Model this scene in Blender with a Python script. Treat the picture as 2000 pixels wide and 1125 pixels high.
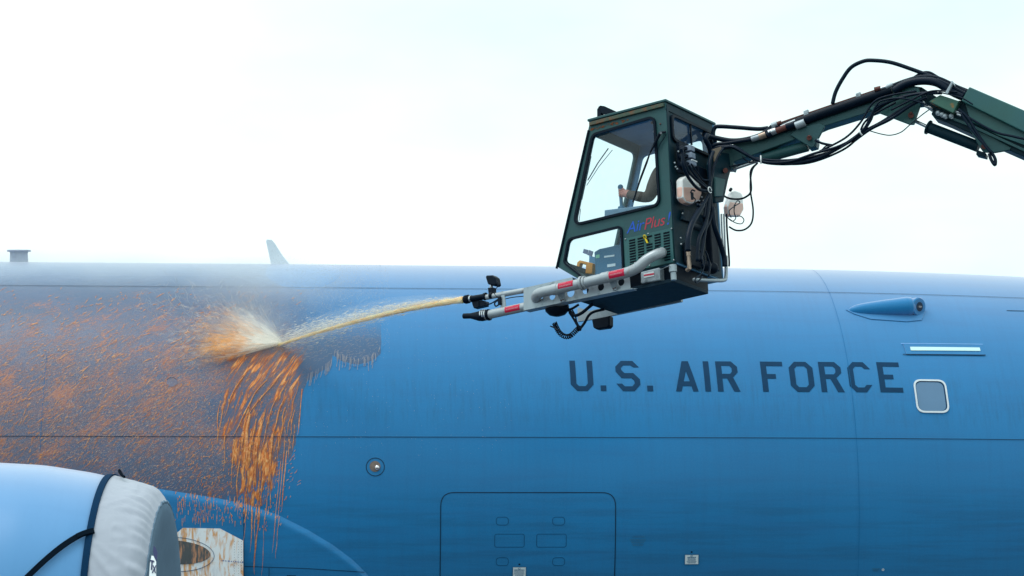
import bpy, bmesh, math, random
import numpy as np
from mathutils import Vector, Matrix, noise as mnoise
random.seed(7); np.random.seed(7)
for o in list(bpy.data.objects): bpy.data.objects.remove(o)
SC = bpy.context.scene
COL = SC.collection
V3 = lambda *a: np.array(a, float)

# ------------------------------------------------------------------ camera
FPX = 4493.8                      # focal length in pixels of the 2000 px wide photograph
PITCH, YAW, ROLL = 0.2, math.radians(4.5766), math.radians(-0.4928)
CAM = V3(0, 0, 1.9)
def _rot(p, y, r):
    cp, sp, cy, sy, cr, sr = math.cos(p), math.sin(p), math.cos(y), math.sin(y), math.cos(r), math.sin(r)
    fwd = V3(sy*cp, cy*cp, sp); right = V3(cy, -sy, 0); up = np.cross(right, fwd)
    return cr*right+sr*up, cr*up-sr*right, fwd
RT, UPV, FW = _rot(PITCH, YAW, ROLL)
cd = bpy.data.cameras.new("camera"); cam = bpy.data.objects.new("camera", cd); COL.objects.link(cam)
cd.sensor_width = 36; cd.lens = FPX/2000*36; cd.clip_end = 3000; cd.clip_start = 0.1
m = Matrix.Identity(4)
for i in range(3):
    m[i][0], m[i][1], m[i][2], m[i][3] = RT[i], UPV[i], -FW[i], CAM[i]
cam.matrix_world = m
SC.camera = cam
SC.render.resolution_x, SC.render.resolution_y = 1024, 576

# ------------------------------------------------------------------ light
SC.view_settings.view_transform = 'Standard'; SC.view_settings.look = 'None'
SC.view_settings.exposure = 0.4; SC.view_settings.gamma = 1
SUN_EL, SUN_AZ = math.radians(66), math.radians(245)     # azimuth clockwise from +Y
world = bpy.data.worlds.new("World"); SC.world = world; world.use_nodes = True
wn = world.node_tree.nodes; wl = world.node_tree.links; wn.clear()
wo = wn.new('ShaderNodeOutputWorld'); wb = wn.new('ShaderNodeBackground'); wb2 = wn.new('ShaderNodeBackground')
sky = wn.new('ShaderNodeTexSky'); sky.sky_type = 'NISHITA'; sky.sun_disc = False
sky.sun_elevation = SUN_EL; sky.sun_rotation = SUN_AZ; sky.air_density = 1.2; sky.dust_density = 3
wb.inputs[1].default_value = 0.1; wl.new(sky.outputs[0], wb.inputs[0])
tc = wn.new('ShaderNodeTexCoord'); mp = wn.new('ShaderNodeMapping'); mp.inputs['Scale'].default_value = (1.3, 1.3, 3.2)
nz = wn.new('ShaderNodeTexNoise'); nz.inputs['Scale'].default_value = 2.6; nz.inputs['Detail'].default_value = 5; nz.inputs['Roughness'].default_value = .5
cr_ = wn.new('ShaderNodeValToRGB'); cr_.color_ramp.elements[0].position = .36; cr_.color_ramp.elements[1].position = .62
cr_.color_ramp.elements[0].color = (.66, .90, .92, 1); cr_.color_ramp.elements[1].color = (.86, .97, .93, 1)
wl.new(tc.outputs['Generated'], mp.inputs[0]); wl.new(mp.outputs[0], nz.inputs[0]); wl.new(nz.outputs[0], cr_.inputs[0])
wl.new(cr_.outputs[0], wb2.inputs[0]); wb2.inputs[1].default_value = 1.0
wm = wn.new('ShaderNodeMixShader'); wm.inputs[0].default_value = .93
wl.new(wb.outputs[0], wm.inputs[1]); wl.new(wb2.outputs[0], wm.inputs[2]); wl.new(wm.outputs[0], wo.inputs[0])
sd = bpy.data.lights.new("sun", 'SUN'); sd.energy = 1.1; sd.angle = math.radians(35); sd.color = (1, .97, .93)
sun = bpy.data.objects.new("sun", sd); COL.objects.link(sun)
sdir = Vector((math.sin(SUN_AZ)*math.cos(SUN_EL), math.cos(SUN_AZ)*math.cos(SUN_EL), math.sin(SUN_EL)))
sun.rotation_euler = sdir.to_track_quat('Z', 'Y').to_euler(); sun.location = (0, 0, 30)
SC.cycles.volume_bounces = 3; SC.cycles.volume_step_rate = 2; SC.cycles.volume_max_steps = 128
SC.cycles.transparent_max_bounces = 96; SC.cycles.max_bounces = 8; SC.cycles.sample_clamp_indirect = 4

# ------------------------------------------------------------------ geometry helpers
def ray(px, py): return FW + RT*((px-1000)/FPX) - UPV*((py-562.5)/FPX)
def P(px, py, d): return CAM + ray(px, py)*d
def proj(p):
    q = np.asarray(p)-CAM; z = q@FW
    return 1000+FPX*(q@RT)/z, 562.5-FPX*(q@UPV)/z
def pl(px, py, p0, n):
    r = ray(px, py); return CAM + r*(((p0-CAM)@n)/(r@n))
def norm(v): v = np.asarray(v, float); return v/np.linalg.norm(v)

class MB:
    """collects geometry for one mesh"""
    def __init__(s): s.v = []; s.f = []; s.mi = []; s.uv = None
    def add(s, vs, fs, mi=0):
        o = len(s.v); s.v += [tuple(map(float, p)) for p in vs]
        s.f += [tuple(i+o for i in f) for f in fs]; s.mi += [mi]*len(fs)
    def prism(s, loop, vec, mi=0):
        n = len(loop); vec = np.asarray(vec, float)
        vs = [np.asarray(p) for p in loop]+[np.asarray(p)+vec for p in loop]
        s.add(vs, [tuple(range(n)), tuple(range(2*n-1, n-1, -1))]+[(i, (i+1) % n, n+(i+1) % n, n+i) for i in range(n)], mi)
    def box(s, c, ax, ay, az, mi=0):
        c, ax, ay, az = map(np.asarray, (c, ax, ay, az))
        vs = [c+ax*i+ay*j+az*k for k in (-1, 1) for j in (-1, 1) for i in (-1, 1)]
        s.add(vs, [(0, 2, 3, 1), (4, 5, 7, 6), (0, 1, 5, 4), (2, 6, 7, 3), (0, 4, 6, 2), (1, 3, 7, 5)], mi)
    def tube(s, pts, r, n=12, cap=True, smooth_n=0, mi=0):
        pts = [np.asarray(p, float) for p in pts]
        if smooth_n:
            rr = r if hasattr(r, '__len__') else [r]*len(pts)
            pts, r = catmull(pts, rr, smooth_n)
        m_ = len(pts); rr = r if hasattr(r, '__len__') else [r]*m_
        T = []
        for i in range(m_):
            T.append(norm(pts[min(i+1, m_-1)]-pts[max(i-1, 0)]+1e-12))
        u = np.cross(T[0], V3(0, 0, 1))
        if np.linalg.norm(u) < .1: u = np.cross(T[0], V3(1, 0, 0))
        u = norm(u); vs = []; fs = []
        for i in range(m_):
            u = norm(u - T[i]*(u@T[i])); w = np.cross(T[i], u)
            for k in range(n):
                a = 2*math.pi*k/n; vs.append(pts[i]+(u*math.cos(a)+w*math.sin(a))*rr[i])
        for i in range(m_-1):
            for k in range(n):
                k2 = (k+1) % n; fs.append((i*n+k, i*n+k2, (i+1)*n+k2, (i+1)*n+k))
        if cap: fs += [tuple(range(n-1, -1, -1)), tuple((m_-1)*n+k for k in range(n))]
        s.add(vs, fs, mi)
    def ball(s, c, r, n=12, mi=0, sc=(1, 1, 1), axes=None):
        c = np.asarray(c, float); ax = axes if axes is not None else np.eye(3)
        vs = []; fs = []
        for i in range(n+1):
            t = math.pi*i/n
            for k in range(2*n):
                a = math.pi*k/n
                d = V3(math.sin(t)*math.cos(a)*sc[0], math.sin(t)*math.sin(a)*sc[1], math.cos(t)*sc[2])*r
                vs.append(c+ax[0]*d[0]+ax[1]*d[1]+ax[2]*d[2])
        for i in range(n):
            for k in range(2*n):
                k2 = (k+1) % (2*n); fs.append((i*2*n+k, (i+1)*2*n+k, (i+1)*2*n+k2, i*2*n+k2))
        s.add(vs, fs, mi)
    def build(s, name, mats, parent=None, smooth=False, bevel=0, fix=True, autos=True):
        me = bpy.data.meshes.new(name); me.from_pydata(s.v, [], s.f)
        if not isinstance(mats, (list, tuple)): mats = [mats]
        for mt in mats: me.materials.append(mt)
        if len(mats) > 1: me.polygons.foreach_set('material_index', s.mi)
        return link(me, name, parent, smooth, bevel, fix)

def catmull(pts, rr, k):
    out = []; ro = []; n = len(pts)
    for i in range(n-1):
        p0, p1, p2, p3 = pts[max(i-1, 0)], pts[i], pts[i+1], pts[min(i+2, n-1)]
        for j in range(k):
            t = j/k
            out.append(.5*((2*p1)+(-p0+p2)*t+(2*p0-5*p1+4*p2-p3)*t*t+(-p0+3*p1-3*p2+p3)*t**3))
            ro.append(rr[i]*(1-t)+rr[i+1]*t)
    out.append(pts[-1]); ro.append(rr[-1])
    return out, ro

def wloc(o):
    v = Vector((0, 0, 0))
    while o is not None: v = v+o.location; o = o.parent
    return v
def link(me, name, parent=None, smooth=False, bevel=0, fix=True):
    if fix:
        bm = bmesh.new(); bm.from_mesh(me); bmesh.ops.remove_doubles(bm, verts=bm.verts, dist=1e-5)
        bmesh.ops.recalc_face_normals(bm, faces=bm.faces); bm.to_mesh(me); bm.free()
    o = bpy.data.objects.new(name, me); COL.objects.link(o)
    if parent is not None:
        o.parent = parent; me.transform(Matrix.Translation(-wloc(parent)))
    if smooth:
        me.polygons.foreach_set('use_smooth', [True]*len(me.polygons))
        if smooth != 'all': me.set_sharp_from_angle(angle=math.radians(40))
    if bevel:
        b = o.modifiers.new('bevel', 'BEVEL'); b.width = bevel; b.segments = 3; b.limit_method = 'ANGLE'; b.angle_limit = math.radians(50)
    return o
def merge(dst, src):
    """fold the surface detail of src into the mesh of dst"""
    base = len(dst.data.materials)
    for mt_ in src.data.materials: dst.data.materials.append(mt_)
    d_ = wloc(src)-wloc(dst); src.data.transform(Matrix.Translation(d_))
    src.data.polygons.foreach_set('material_index', [p_.material_index+base for p_ in src.data.polygons])
    bm = bmesh.new(); bm.from_mesh(dst.data); bm.from_mesh(src.data); bm.to_mesh(dst.data); bm.free(); bpy.data.objects.remove(src)
def tag(o, label=None, cat=None, group=None, kind=None):
    if label: o['label'] = label
    if cat: o['category'] = cat
    if group: o['group'] = group
    if kind: o['kind'] = kind
    return o
def thing(name, label, cat, loc):
    o = bpy.data.objects.new(name, None); COL.objects.link(o); o.location = loc; o.empty_display_size = .2
    return tag(o, label, cat)

def rpoly(pts, r, n=5):
    """round the corners of a 2D polygon; r: radius or list"""
    out = []; N = len(pts)
    for i in range(N):
        p = np.array(pts[i], float); a = np.array(pts[i-1], float); b = np.array(pts[(i+1) % N], float)
        ri = r[i] if hasattr(r, '__len__') else r
        if ri <= 0: out.append(tuple(p)); continue
        da, db = norm(a-p), norm(b-p); ang = math.acos(max(-1, min(1, da@db)))
        d = min(ri/math.tan(ang/2), np.linalg.norm(a-p)*.48, np.linalg.norm(b-p)*.48)
        for k in range(n+1):
            t = k/n; q = (1-t)**2*(p+da*d)+2*t*(1-t)*p+t*t*(p+db*d); out.append(tuple(q))
    return out
def inset(pts, d):
    """shrink a convex 2D polygon by d"""
    N = len(pts); A = np.array(pts, float); area = sum(A[i][0]*A[(i+1) % N][1]-A[(i+1) % N][0]*A[i][1] for i in range(N)); sg = 1 if area > 0 else -1
    out = []
    L = []
    for i in range(N):
        e = norm(A[(i+1) % N]-A[i]); n = np.array([-e[1], e[0]])*sg; L.append((A[i]+n*d, e))
    for i in range(N):
        p, e = L[i-1]; q, g = L[i]
        M_ = np.array([e, -g]).T
        if abs(np.linalg.det(M_)) < 1e-6: out.append(tuple(q)); continue
        t = np.linalg.solve(M_, q-p); out.append(tuple(p+e*t[0]))
    return out
def fill2d(outers, holes=(), thick=0.0):
    """mesh data of filled 2D loops with holes, in the local xy plane"""
    cu = bpy.data.curves.new('tmp', 'CURVE'); cu.dimensions = '2D'; cu.fill_mode = 'BOTH'; cu.extrude = thick/2
    for lp in list(outers)+list(holes):
        sp = cu.splines.new('POLY'); sp.points.add(len(lp)-1)
        for i, q in enumerate(lp): sp.points[i].co = (q[0], q[1], 0, 1)
        sp.use_cyclic_u = True
    ob = bpy.data.objects.new('tmp', cu); COL.objects.link(ob)
    bpy.context.view_layer.update()
    me = bpy.data.meshes.new_from_object(ob.evaluated_get(bpy.context.evaluated_depsgraph_get()))
    bpy.data.objects.remove(ob); bpy.data.curves.remove(cu); return me
def text2d(s, size=1, shear=0.0, spacing=1.0):
    cu = bpy.data.curves.new('tmp', 'FONT'); cu.body = s; cu.size = size; cu.shear = shear; cu.space_character = spacing; cu.fill_mode = 'BOTH'
    ob = bpy.data.objects.new('tmp', cu); COL.objects.link(ob); bpy.context.view_layer.update()
    me = bpy.data.meshes.new_from_object(ob.evaluated_get(bpy.context.evaluated_depsgraph_get()))
    bpy.data.objects.remove(ob); bpy.data.curves.remove(cu); return me
class Frame:
    def __init__(s, o, ex, ey):
        s.o = np.asarray(o, float); s.ex = norm(ex); s.ey = norm(np.asarray(ey)-s.ex*(np.asarray(ey)@s.ex)); s.ez = np.cross(s.ex, s.ey)
    def px(s, x, y, off=0.0):
        p = pl(x, y, s.o+s.ez*off, s.ez)-s.o; return (float(p@s.ex), float(p@s.ey))
    def pts(s, L, off=0.0): return [s.px(*q, off) for q in L]
    def w(s, q, z=0.0): return s.o+s.ex*q[0]+s.ey*q[1]+s.ez*z
    def mat(s, z=0.0):
        m_ = Matrix.Identity(4); o = s.o+s.ez*z
        for i in range(3): m_[i][0], m_[i][1], m_[i][2], m_[i][3] = s.ex[i], s.ey[i], s.ez[i], o[i]
        return m_
    def sheet(s, name, outers, holes, thick, z, mat, parent, bevel=0, smooth=False):
        me = fill2d(outers, holes, thick); me.transform(s.mat(z)); me.materials.clear(); me.materials.append(mat)
        return link(me, name, parent, smooth, bevel)

# ------------------------------------------------------------------ materials
def new_mat(name):
    mt = bpy.data.materials.new(name); mt.use_nodes = True; nt = mt.node_tree
    return mt, nt, nt.nodes['Principled BSDF'], nt.nodes['Material Output']
def N(nt, t, **kw):
    n = nt.nodes.new(t)
    for k, v in kw.items():
        if k in n.inputs: n.inputs[k].default_value = v
        else: setattr(n, k, v)
    return n
def ramp(nt, src, p0, p1, c0=(0, 0, 0, 1), c1=(1, 1, 1, 1)):
    r = nt.nodes.new('ShaderNodeValToRGB'); r.color_ramp.elements[0].position = p0; r.color_ramp.elements[1].position = p1
    r.color_ramp.elements[0].color = c0; r.color_ramp.elements[1].color = c1; nt.links.new(src, r.inputs[0]); return r.outputs[0]
def mixc(nt, fac, a, b):
    n = nt.nodes.new('ShaderNodeMix'); n.data_type = 'RGBA'
    for s_, v in ((n.inputs[0], fac), (n.inputs[6], a), (n.inputs[7], b)):
        if isinstance(v, (int, float)): s_.default_value = v
        elif isinstance(v, tuple): s_.default_value = v if len(v) == 4 else (*v, 1)
        else: nt.links.new(v, s_)
    return n.outputs[2]
def mth(nt, op, a, b=0.0, c=0.0, clamp=False):
    n = nt.nodes.new('ShaderNodeMath'); n.operation = op; n.use_clamp = clamp
    for i, v in enumerate((a, b, c)):
        if isinstance(v, (int, float)): n.inputs[i].default_value = v
        else: nt.links.new(v, n.inputs[i])
    return n.outputs[0]
def coords(nt, kind='Object', scale=(1, 1, 1), rot=(0, 0, 0)):
    t = nt.nodes.new('ShaderNodeTexCoord'); mp_ = nt.nodes.new('ShaderNodeMapping'); nt.links.new(t.outputs[kind], mp_.inputs[0])
    mp_.inputs['Scale'].default_value = scale; mp_.inputs['Rotation'].default_value = rot; return mp_.outputs[0]
def tex(nt, co, scale, detail=4, rough=.5, dist=0.0):
    n = nt.nodes.new('ShaderNodeTexNoise'); n.inputs['Scale'].default_value = scale; n.inputs['Detail'].default_value = detail
    n.inputs['Roughness'].default_value = rough; n.inputs['Distortion'].default_value = dist; nt.links.new(co, n.inputs[0]); return n.outputs[0]
def bump(nt, b, h, strength, dist):
    n = nt.nodes.new('ShaderNodeBump'); n.inputs['Strength'].default_value = strength; n.inputs['Distance'].default_value = dist
    nt.links.new(h, n.inputs['Height']); nt.links.new(n.outputs[0], b.inputs['Normal'])
def simple(name, col, rough=.5, metal=0, ior=1.45, var=.25, vs=14, bmp=.0, coat=0, dirt=None, dirtscale=6, dpos=(.55, .7), aniso=(1, 1, 1)):
    mt, nt, b, _ = new_mat(name); co = coords(nt, scale=aniso)
    n1 = tex(nt, co, vs, 5, .6)
    c = mixc(nt, n1, tuple(x*(1-var) for x in col), tuple(min(1, x*(1+var)) for x in col))
    if dirt is not None:
        n2 = tex(nt, co, dirtscale, 8, .65); c = mixc(nt, ramp(nt, n2, *dpos), c, dirt)
    nt.links.new(c, b.inputs['Base Color']); b.inputs['Roughness'].default_value = rough; b.inputs['Metallic'].default_value = metal; b.inputs['IOR'].default_value = ior
    nt.links.new(mth(nt, 'MULTIPLY_ADD', n1, .25, rough-.12, True), b.inputs['Roughness'])
    b.inputs['Coat Weight'].default_value = coat
    if bmp: bump(nt, b, n1, bmp, .004)
    return mt

GV0, GV1 = .42, 1.05          # height band of the smeared run-off under the lettering
DRY = (.0, .186, .450)
def paint_nodes(nt, co, col=DRY, GR=1.0):
    """blue aircraft paint: broad tone, vertical run-off grime, fine mottling"""
    broad = tex(nt, co, .55, 3, .5)
    m2 = nt.nodes.new('ShaderNodeMapping'); m2.inputs['Scale'].default_value = (7, .5, 1); nt.links.new(co, m2.inputs[0])
    streak = tex(nt, m2.outputs[0], 2.2, 6, .6)
    m3 = nt.nodes.new('ShaderNodeMapping'); m3.inputs['Scale'].default_value = (.6, 5, 1); nt.links.new(co, m3.inputs[0])
    band = tex(nt, m3.outputs[0], 1.4, 5, .6)
    fine = tex(nt, co, 60, 3, .7)
    c = mixc(nt, broad, tuple(x*.86 for x in col), tuple(x*1.14 for x in col))
    c = mixc(nt, mth(nt, 'MULTIPLY', ramp(nt, streak, .46, .74), .20*(.3+.7*GR)), c, (.006, .115, .29, 1))
    c = mixc(nt, mth(nt, 'MULTIPLY', ramp(nt, band, .47, .72), .40*(.3+.7*GR)), c, (.008, .145, .37, 1))
    sx = nt.nodes.new('ShaderNodeSeparateXYZ'); nt.links.new(co, sx.inputs[0])
    def band_(o_, a0, a1, b0, b1):
        return mth(nt, 'MULTIPLY', ramp(nt, mth(nt, 'MULTIPLY_ADD', o_, .1, .5), .5+a0*.1, .5+a1*.1), mth(nt, 'SUBTRACT', 1.0, ramp(nt, mth(nt, 'MULTIPLY_ADD', o_, .1, .5), .5+b0*.1, .5+b1*.1)))
    m4 = nt.nodes.new('ShaderNodeMapping'); m4.inputs['Scale'].default_value = (10, 1.1, 1); nt.links.new(co, m4.inputs[0]); smear = tex(nt, m4.outputs[0], 2.4, 6, .65)
    m5 = nt.nodes.new('ShaderNodeMapping'); m5.inputs['Rotation'].default_value = (0, 0, .09); m5.inputs['Scale'].default_value = (.5, 7, 1); nt.links.new(co, m5.inputs[0]); wipe = tex(nt, m5.outputs[0], 1.6, 6, .62)
    c = mixc(nt, mth(nt, 'MULTIPLY', mth(nt, 'MULTIPLY', ramp(nt, smear, .47, .66), band_(sx.outputs[1], GV0, GV0+.14, GV1-.1, GV1)), .24*GR), c, (.004, .085, .17, 1))
    c = mixc(nt, mth(nt, 'MULTIPLY', mth(nt, 'MULTIPLY', ramp(nt, wipe, .45, .62), mth(nt, 'SUBTRACT', 1.0, ramp(nt, mth(nt, 'MULTIPLY_ADD', sx.outputs[1], .1, .5), .46, .50))), .26*GR), c, (.003, .07, .16, 1))
    c = mixc(nt, mth(nt, 'MULTIPLY', ramp(nt, fine, .42, .75), .14), c, (.07, .26, .52, 1))
    return c, fine
def paint_mat(name, col=DRY, kind='UV', rough=.38, ior=1.18):
    mt, nt, b, _ = new_mat(name); co = coords(nt, kind); c, fine = paint_nodes(nt, co, col, 1.0 if kind == 'UV' else 0.0)
    nt.links.new(c, b.inputs['Base Color']); b.inputs['Roughness'].default_value = rough; b.inputs['IOR'].default_value = ior
    b.inputs['Specular IOR Level'].default_value = .3; b.inputs['Sheen Weight'].default_value = .82; b.inputs['Sheen Roughness'].default_value = .50; b.inputs['Coat Weight'].default_value = 1; b.inputs['Coat IOR'].default_value = 1.2; b.inputs['Coat Roughness'].default_value = .28; b.inputs['Sheen Tint'].default_value = (1, .90, 1, 1)
    bump(nt, b, mth(nt, 'ADD', fine, mth(nt, 'MULTIPLY', tex(nt, co, 1.7, 3, .5), 9.0)), .12, .002); return mt
M = {}
M['paint'] = paint_mat('aircraft_blue_paint')
M['paint_o'] = paint_mat('aircraft_blue_paint_object', kind='Object')
M['nacelle'] = paint_mat('nacelle_blue_paint', (.085, .28, .56), 'Object', .36, 1.30)
M['letter'] = simple('navy_lettering_paint', (.002, .042, .11), .5, ior=1.24, var=.25, vs=9)
M['seam'] = simple('dark_sealant', (.004, .03, .07), .6, ior=1.3)
M['seamlite'] = simple('faint_sealant', (.0, .145, .36), .6, ior=1.3)
M['panelline'] = simple('access_line', (.004, .07, .17), .6, ior=1.3)
M['whitepaint'] = simple('white_blade_paint', (.93, .95, .96), .4, var=.02)
M['speck'] = simple('speckled_grey', (.22, .25, .36), .6, var=.8, vs=60)
M['ringwhite'] = simple('window_ring_white', (.68, .74, .80), .45, var=.1)
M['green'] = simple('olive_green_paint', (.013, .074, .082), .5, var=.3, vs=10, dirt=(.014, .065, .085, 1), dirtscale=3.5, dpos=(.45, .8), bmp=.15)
M['greenrust'] = simple('rusted_green_paint', (.05, .085, .06), .6, var=.4, vs=18, dirt=(.19, .07, .03, 1), dirtscale=9, dpos=(.46, .64), bmp=.3)
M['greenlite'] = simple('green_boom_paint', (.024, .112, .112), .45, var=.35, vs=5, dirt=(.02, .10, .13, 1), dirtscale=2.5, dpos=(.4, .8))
M['greenspot'] = simple('green_paint_with_rust_spots', (.04, .13, .10), .5, var=.3, vs=8, dirt=(.32, .15, .03, 1), dirtscale=7, dpos=(.58, .66))
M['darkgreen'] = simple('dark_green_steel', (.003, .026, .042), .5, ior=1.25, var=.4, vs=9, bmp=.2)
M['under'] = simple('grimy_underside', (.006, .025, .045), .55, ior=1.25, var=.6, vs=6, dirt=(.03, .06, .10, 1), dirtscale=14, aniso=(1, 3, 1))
M['black'] = simple('black_rubber', (.001, .007, .018), .45, ior=1.22, var=.4, vs=30)
M['hose'] = simple('black_hose', (.001, .009, .024), .36, ior=1.24, var=.4, vs=40)
M['alu'] = simple('dull_aluminium', (.36, .42, .47), .42, metal=.35, var=.2, vs=14, dirt=(.16, .20, .23, 1), dirtscale=9, bmp=.1)
M['galv'] = simple('galvanised_pipe', (.42, .46, .50), .38, metal=.3, var=.15, vs=18, dirt=(.30, .19, .15, 1), dirtscale=12, dpos=(.58, .8), bmp=.08)
M['steel'] = simple('bright_steel', (.55, .58, .62), .22, metal=.9, var=.15)
M['brass'] = simple('plated_fitting', (.40, .30, .24), .35, metal=.6, var=.3, vs=30)
M['rust'] = simple('rusty_fitting', (.12, .035, .03), .6, var=.5, vs=40)
M['red'] = simple('red_warning_label', (.62, .006, .055), .45, var=.12, vs=40)
M['labelwhite'] = simple('label_white', (.72, .78, .82), .5, var=.08)
M['labelink'] = simple('label_ink', (.03, .16, .30), .6)
M['signblue'] = simple('sign_blue', (.004, .085, .55), .5, var=.3, vs=60)
M['signred'] = simple('sign_red', (.42, .03, .06), .5, var=.3, vs=60)
M['yellow'] = simple('yellow_plastic', (.75, .55, .01), .4, var=.15)
M['orange'] = simple('orange_plastic', (.80, .30, .02), .4, var=.15)
M['interior'] = simple('cab_interior_lining', (.10, .28, .48), .7, var=.25, vs=6)
M['console'] = simple('cab_console', (.03, .15, .27), .5, var=.3, vs=8)
M['consolelite'] = simple('cab_console_top', (.14, .25, .36), .5, var=.2)
M['seat'] = simple('seat_vinyl', (.012, .03, .05), .5)
M['lens'] = simple('frosted_lens', (.75, .8, .85), .3, var=.05)
M['darklens'] = simple('dark_lens', (.01, .03, .07), .15)
M['mirror'] = simple('chrome_reflector', (.9, .85, .85), .12, metal=.9, var=.03)
M['skin'] = simple('skin', (.62, .25, .20), .5, var=.15, vs=30)
M['jacket'] = simple('brown_jacket', (.075, .055, .045), .8, var=.4, vs=12, bmp=.3)
M['trousers'] = simple('dark_trousers', (.02, .05, .09), .8, var=.3, bmp=.2)
M['hood'] = simple('dark_knit', (.012, .03, .05), .85, var=.3)
M['zip'] = simple('white_cable_tie', (.8, .84, .86), .5, var=.05)
M['strap'] = simple('navy_webbing', (.003, .028, .075), .8, ior=1.15, var=.3, vs=60, bmp=.2)
M['strapblack'] = simple('black_webbing', (.001, .006, .014), .85, ior=1.15, var=.3, vs=60, bmp=.2)
M['logo'] = simple('navy_logo_ink', (.004, .015, .09), .6)
M['coverwhite'] = simple('cover_logo_white', (.75, .8, .84), .7, var=.05)
M['tank'] = simple('milky_tank_plastic', (.86, .86, .86), .35, var=.04)
M['fluid_in'] = simple('pink_orange_fluid', (.84, .52, .44), .35, var=.10, vs=7)
M['concrete'] = simple('apron_concrete', (.05, .06, .075), .8, var=.2, vs=.6)

def glass_mat(name, tint, refl=.08, dust=.0):
    mt, nt, b, out = new_mat(name); nt.nodes.remove(b)
    tr = N(nt, 'ShaderNodeBsdfTransparent'); tr.inputs[0].default_value = (*tint, 1)
    gl = N(nt, 'ShaderNodeBsdfGlossy'); gl.inputs['Roughness'].default_value = .03
    lw_ = N(nt, 'ShaderNodeLayerWeight'); lw_.inputs[0].default_value = .5
    fr_o = mth(nt, 'MULTIPLY_ADD', mth(nt, 'POWER', lw_.outputs['Facing'], 5.0), .9, .04)
    mx = N(nt, 'ShaderNodeMixShader'); nt.links.new(fr_o, mx.inputs[0]); nt.links.new(tr.outputs[0], mx.inputs[1]); nt.links.new(gl.outputs[0], mx.inputs[2])
    df = N(nt, 'ShaderNodeBsdfDiffuse'); df.inputs[0].default_value = (.55, .68, .8, 1)
    m2 = N(nt, 'ShaderNodeMixShader'); co = coords(nt); n_ = tex(nt, co, 9, 6, .6)
    nt.links.new(mth(nt, 'MULTIPLY', ramp(nt, n_, .3, .8), dust), m2.inputs[0])
    nt.links.new(mx.outputs[0], m2.inputs[1]); nt.links.new(df.outputs[0], m2.inputs[2]); nt.links.new(m2.outputs[0], out.inputs[0]); return mt
M['glass'] = glass_mat('cab_glass', (.90, .97, 1.0), dust=.05)
M['glassblue'] = glass_mat('rear_glass', (.80, .92, .97), dust=.08)
M['pane'] = simple('cabin_window_pane', (.12, .23, .38), .12, ior=1.4, var=.12, vs=3)

# ------------------------------------------------------------------ ground
g = MB(); S_ = 900
g.add([(-S_, -S_, 0), (S_, -S_, 0), (S_, S_, 0), (-S_, S_, 0)], [(0, 1, 2, 3)])
tag(g.build('ground', M['concrete'], fix=False), kind='structure')

# ------------------------------------------------------------------ aircraft
R0, YC, ZC = 2.515, 24.3718, 1.9+2.6279
def rad(X):
    t = max(0.0, X-3.2); r = R0*max(.0, 1-(min(t, 13.9)/14.0)**2.4)**.5
    t = max(0.0, -X-14); return r*(1-.03*t) if t else r
def S(X, v, off=0.0):
    th = v/R0; r = rad(X)+off
    return V3(X, YC-r*math.cos(th), ZC+r*math.sin(th))
def fus(px, py, off=0.0):
    r_ = ray(px, py); r = rad((px-640)/FPX*22.5)+off
    for _ in range(4):
        A = r_[1]**2+r_[2]**2; B = -2*(YC*r_[1]+(ZC-CAM[2])*r_[2]); C_ = YC**2+(ZC-CAM[2])**2-r*r
        D = B*B-4*A*C_
        t = (-B-math.sqrt(max(D, 0)))/2/A; q = r_*t; r = rad(q[0])+off
    th = math.atan2(q[2]+CAM[2]-ZC, YC-q[1])
    return float(q[0]), float(th*R0)

air = thing('military_aircraft', 'blue grey military aircraft fuselage marked U.S. AIR FORCE being sprayed with orange fluid', 'aircraft', (0, YC, 0))
nx, na = 150, 256
xs = np.concatenate([np.linspace(-17, 3, 70, endpoint=False), np.linspace(3, 17.0, nx-70)])
mb = MB(); vs = []; uvs = []
for X in xs:
    for k in range(na+1):
        th = -math.pi+2*math.pi*k/na; vs.append(S(X, th*R0)); uvs.append((X, th*R0))
fs = [(i*(na+1)+k, (i+1)*(na+1)+k, (i+1)*(na+1)+k+1, i*(na+1)+k+1) for i in range(len(xs)-1) for k in range(na)]
mb.add(vs, fs)
def build_uv(mb, uvs, name, mat, parent):
    me = bpy.data.meshes.new(name); me.from_pydata(mb.v, [], mb.f); me.materials.append(mat)
    ul = me.uv_layers.new(name='UVMap'); li = np.empty(len(me.loops), int); me.loops.foreach_get('vertex_index', li)
    ul.data.foreach_set('uv', np.array(uvs, float)[li].ravel())
    me.polygons.foreach_set('use_smooth', [True]*len(me.polygons))
    return link(me, name, parent, fix=False)
fuse = build_uv(mb, uvs, 'fuselage', M['paint'], air)

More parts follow.
